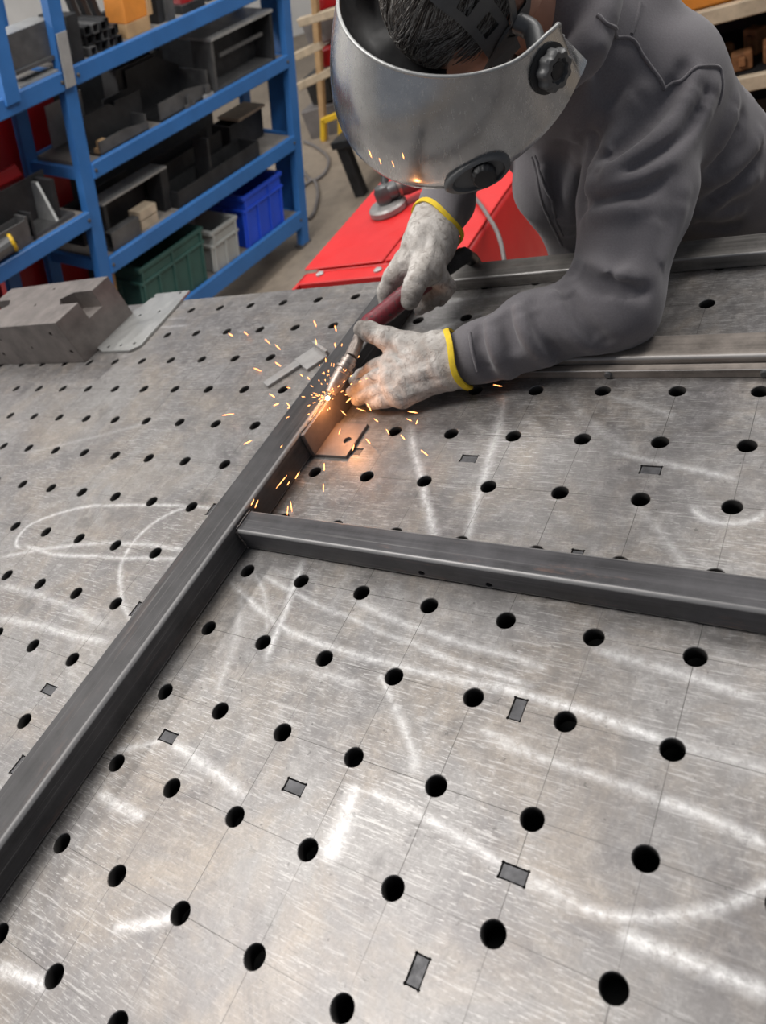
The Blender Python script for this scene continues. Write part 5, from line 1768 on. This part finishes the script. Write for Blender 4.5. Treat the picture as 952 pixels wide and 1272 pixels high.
def skp(px, py, g=1.13):
    """helmet coordinates of the point where a line of sight meets the skull grown by g"""
    c_ = kl_(0, .015, -.015); rad = V(.0745, .0965, .0935) * g
    o_ = (np.array(CAM) - c_) @ HEADR / rad; d_ = np.array(pixel_ray(px, py)) @ HEADR / rad
    A_, B_, C0 = d_ @ d_, 2 * o_ @ d_, o_ @ o_ - 1
    disc = B_ * B_ - 4 * A_ * C0
    t_ = (-B_ - math.sqrt(max(disc, 0))) / (2 * A_)
    p_ = np.array(CAM) + np.array(pixel_ray(px, py)) * t_ - HC
    return (p_ @ HR, p_ @ HV, p_ @ HW)
strap('crown_strap', [skp(500, -60), skp(530, -38), skp(560, -12), skp(585, 8), skp(606, 32), skp(622, 56), skp(630, 72)], .019, .003, M['grey_plastic'], [(.06, .16), (.24, .34), (.42, .52), (.60, .71)])
strap('head_band', [skp(612, 80), skp(628, 52, 1.16), skp(645, 20, 1.18), skp(640, -20, 1.18), skp(620, -60, 1.16)], .018, .003, M['grey_plastic'], [(.30, .45), (.55, .70)])
for sgn in (-1, 1):
    bm = bmesh.new()
    sweep(bm, smooth_path([R4 @ Vector(q) + Vector(HC) for q in ((sgn * .088, -.008, -.01), (sgn * .108, -.012, -.012), (sgn * .128, -.016, .004))], 6), .011, 12)
    build('pivot_arm', bm, M['grey_plastic'], hel, None, True, 60)

# ------------------------------------------------------------------ torch
to = tag(empty('welding_torch', at_z(470, 395, .93)), 'welding torch with a red handle and steel nozzle held in both gloves', 'welding torch')
tip = Vector(at_z(411, 488, .909)); n1_ = Vector(at_z(436, 444, .935)); n2_ = Vector(at_z(452, 408, .948)); h2_ = Vector(at_z(545, 338, .945)); h3_ = Vector(at_z(576, 318, .928))
d1 = n1_ - tip; L1_ = d1.length
bm = bmesh.new()
lathe(bm, [(.0070, 0), (.0090, 0), (.0112, .014), (.0122, .022), (.0122, .036), (.0132, .0365), (.0132, .040), (.0118, .0405), (.0118, .0435), (.0146, .044), (.0146, .0475), (.0118, .048), (.0118, .054), (.0128, .0545), (.0128, .060), (.0112, .061), (.0112, L1_)], tip, d1, 28)
nz = build('nozzle', bm, M['chrome'], to, None, True, 40)
bm = bmesh.new(); lathe(bm, [(.0028, -.004), (.0028, .01)], tip, d1, 12); build('contact_tip', bm, M['weld'], nz, None, True)
bm = bmesh.new(); cyl(bm, tip - d1.normalized() * .014, tip - d1.normalized() * .004, .0006, 6); build('wire', bm, M['chrome'], nz)
bm = bmesh.new()
sweep(bm, smooth_path([n1_, (n1_ + n2_) / 2, n2_, n2_ + (h2_ - n2_) * .1], 6), lambda t: .0108 if t < .3 else .0100, 18)
build('neck', bm, M['chrome'], to, None, True, 50)
bm = bmesh.new()
d2 = h2_ - n2_
ths = smooth_path([n2_ + d2 * .02, n2_ + d2 * .3, n2_ + d2 * .65 + Vector((0, 0, .002)), h2_], 8)
sweep(bm, ths, lambda t: interp(t, [(0, .0135), (.08, .0165), (.6, .0175), (1, .0185)]), 20)
M['torch_red'] = paint('torch_red', (0.17, 0.016, 0.026), 0.42, 0.35, 30, 0, (0.045, 0.035, 0.035), .56)
hn = build('handle', bm, M['torch_red'], to, None, True, 60)
bm = bmesh.new(); bx(bm, -.006, .006, -.02, .02, .012, .0185, .002, 1, Matrix.Translation(n2_ + d2 * .32) @ frame_to(d2).to_4x4() @ Matrix.Rotation(PI / 2, 4, 'X')); build('trigger', bm, M['black'], hn)
qb = n2_ + d2 * .05
bm = bmesh.new(); lathe(bm, [(.004, 0), (.004, .003), (.002, .004)], qb + Vector((.012, -.006, .008)), (.6, -.3, .7), 12); build('screw', bm, M['lite'], hn)
bm = bmesh.new()
d3 = (h3_ - h2_)
hose = smooth_path([h2_ - d2.normalized() * .01, h2_ + d3 * .5, h3_, Vector(at_y(583, 320, 1.03)), Vector(at_y(590, 327, 1.072)), Vector((-.553, 1.092, .78)), Vector((-.57, 1.13, .40)), Vector((-.62, 1.22, .02))], 10)
sweep(bm, hose, .0125, 14)
hs_ = build('hose', bm, M['black'], to, None, True, 60)
sp_ = hose[1:22]
bm = bmesh.new()
coil = []
NT_ = 22
for i in range(NT_ * 10 + 1):
    u = i / (NT_ * 10) * (len(sp_) - 1)
    a_ = sp_[int(min(u, len(sp_) - 2))]; e_ = sp_[int(min(u, len(sp_) - 2)) + 1]
    p_ = a_.lerp(e_, u - int(min(u, len(sp_) - 2)))
    fr_ = frame_to(e_ - a_)
    an = 2 * PI * i / 10
    coil.append(p_ + fr_ @ Vector((.0145 * math.cos(an), .0145 * math.sin(an), 0)))
sweep(bm, coil, .0014, 5)
build('strain_relief_spring', bm, M['plastic'], hs_, None, True, 60)

# ------------------------------------------------------------------ weld light and sparks
def glow(name, col, st):
    k = NT(name)
    k.set(Base_Color=(0.02, 0.01, 0.005), Roughness=0.6)
    k.b.inputs['Emission Color'].default_value = (*col, 1)
    k.b.inputs['Emission Strength'].default_value = st
    return k.m
M['spark'] = glow('glowing_spatter', (1.0, 0.36, 0.11), 6.0)
M['arc'] = glow('arc', (1.0, 0.62, 0.30), 40.0)
wp = tip - d1.normalized() * .010
wp.z = max(wp.z, T + .052)
bm = bmesh.new()
bmesh.ops.create_icosphere(bm, subdivisions=2, radius=.0034, matrix=Matrix.Translation(wp))
tag(root_mesh('weld_pool', bm, M['arc'], wp, True, 180), 'glowing orange weld pool under the nozzle tip', 'weld pool')
l = bpy.data.lights.new('weld_arc', 'POINT')
l.energy = 0.30
l.color = (1.0, 0.40, 0.13)
l.shadow_soft_size = .004
lo_ = bpy.data.objects.new('weld_arc', l); COL.objects.link(lo_)
lo_.location = wp + Vector((.010, -.016, .006))
rnd = random.Random(23)
bm = bmesh.new()
def spark(p, d, L, r):
    d = Vector(d).normalized()
    R_ = frame_to(d)
    ring = [(r * .2, 0), (r, L * .25), (r, L * .75), (r * .2, L)]
    rr2 = [[bm.verts.new(Vector(p) + R_ @ Vector((q * math.cos(2 * PI * i / 5), q * math.sin(2 * PI * i / 5), h))) for i in range(5)] for q, h in ring]
    for q in range(3):
        for i in range(5): bm.faces.new((rr2[q][i], rr2[q][(i + 1) % 5], rr2[q + 1][(i + 1) % 5], rr2[q + 1][i]))
    bm.faces.new(rr2[0][::-1]); bm.faces.new(rr2[-1])
SP = [((284,414),(296,422)),((303,412),(318,424)),((329,421),(340,431)),((342,428),(352,438)),((315,457),(325,461)),((342,450),(349,455)),((390,398),(393,406)),((392,421),(394,431)),((416,404),(418,412)),((416,426),(417,432)),((276,516),(291,514)),((303,552),(313,547)),((343,607),(357,590)),((357,603),(360,598)),((371,550),(377,541)),((403,575),(403,585)),((402,601),(402,611)),((523,559),(532,566)),((507,511),(519,513)),((505,520),(512,523)),((465,520),(470,524)),((517,527),(519,522)),((443,507),(455,511)),((456,501),(462,512)),((317,631),(321,621)),((312,628),(316,620)),((361,622),(363,636)),((358,628),(357,640)),((345,561),(351,553)),((380,484),(390,490)),((378,500),(388,506)),((395,520),(400,508)),((340,504),(347,501)),((356,500),(361,506)),((335,489),(342,494)),((613,478),(624,480)),((556,458),(567,457)),((471,196),(474,205)),((487,200),(490,208)),((500,190),(502,198)),((458,186),(462,196)),((409,455),(411,461)),((415,462),(418,470)),((404,466),(407,474)),((421,540),(423,533)),((498,540),(503,546)),((480,533),(484,540)),((367,595),(372,586)),((331,580),(338,572)),((438,560),(440,552)),((455,545),(460,551)),((430,500),(437,494)),((424,510),(430,516)),((412,520),(416,512)),((404,497),(398,503))]
for (x0, y0), (x1, y1) in SP:
    z0 = T + rnd.uniform(.004, .05)
    if y0 < 230: a_, e_ = Vector(pdp(x0, y0, .74)), Vector(pdp(x1, y1, .74))  # upper slivers are spark reflections on the shield, built as glowing pieces
    else: a_, e_ = at_z(x0, y0, z0), at_z(x1, y1, z0 + rnd.uniform(-.003, .006))
    if (e_ - a_).length > .03: e_ = a_ + (e_ - a_).normalized() * .03
    spark(a_, e_ - a_, (e_ - a_).length, rnd.uniform(.0005, .0009) * (.45 if y0 < 230 else 1))
for i in range(70):                     # spatter close to the pool
    th = rnd.uniform(0, 2 * PI); el = rnd.uniform(-.1, 1.0)
    d_ = Vector((math.cos(th) * math.cos(el), math.sin(th) * math.cos(el), math.sin(el)))
    rad = abs(rnd.gauss(0, .035)) + .004
    p_ = wp + d_ * rad
    p_.z = max(p_.z, T + .0025 if p_.x > MR + .02 or p_.x < ML else T + MH + .002)
    spark(p_, d_, rnd.uniform(.002, .007), rnd.uniform(.0003, .00065))
sp_o = build('sparks', bm, M['spark'], None, None, True, 180)
tag(sp_o, 'orange welding sparks around the nozzle tip, with spark reflections built before the shield', 'sparks', None, 'stuff')
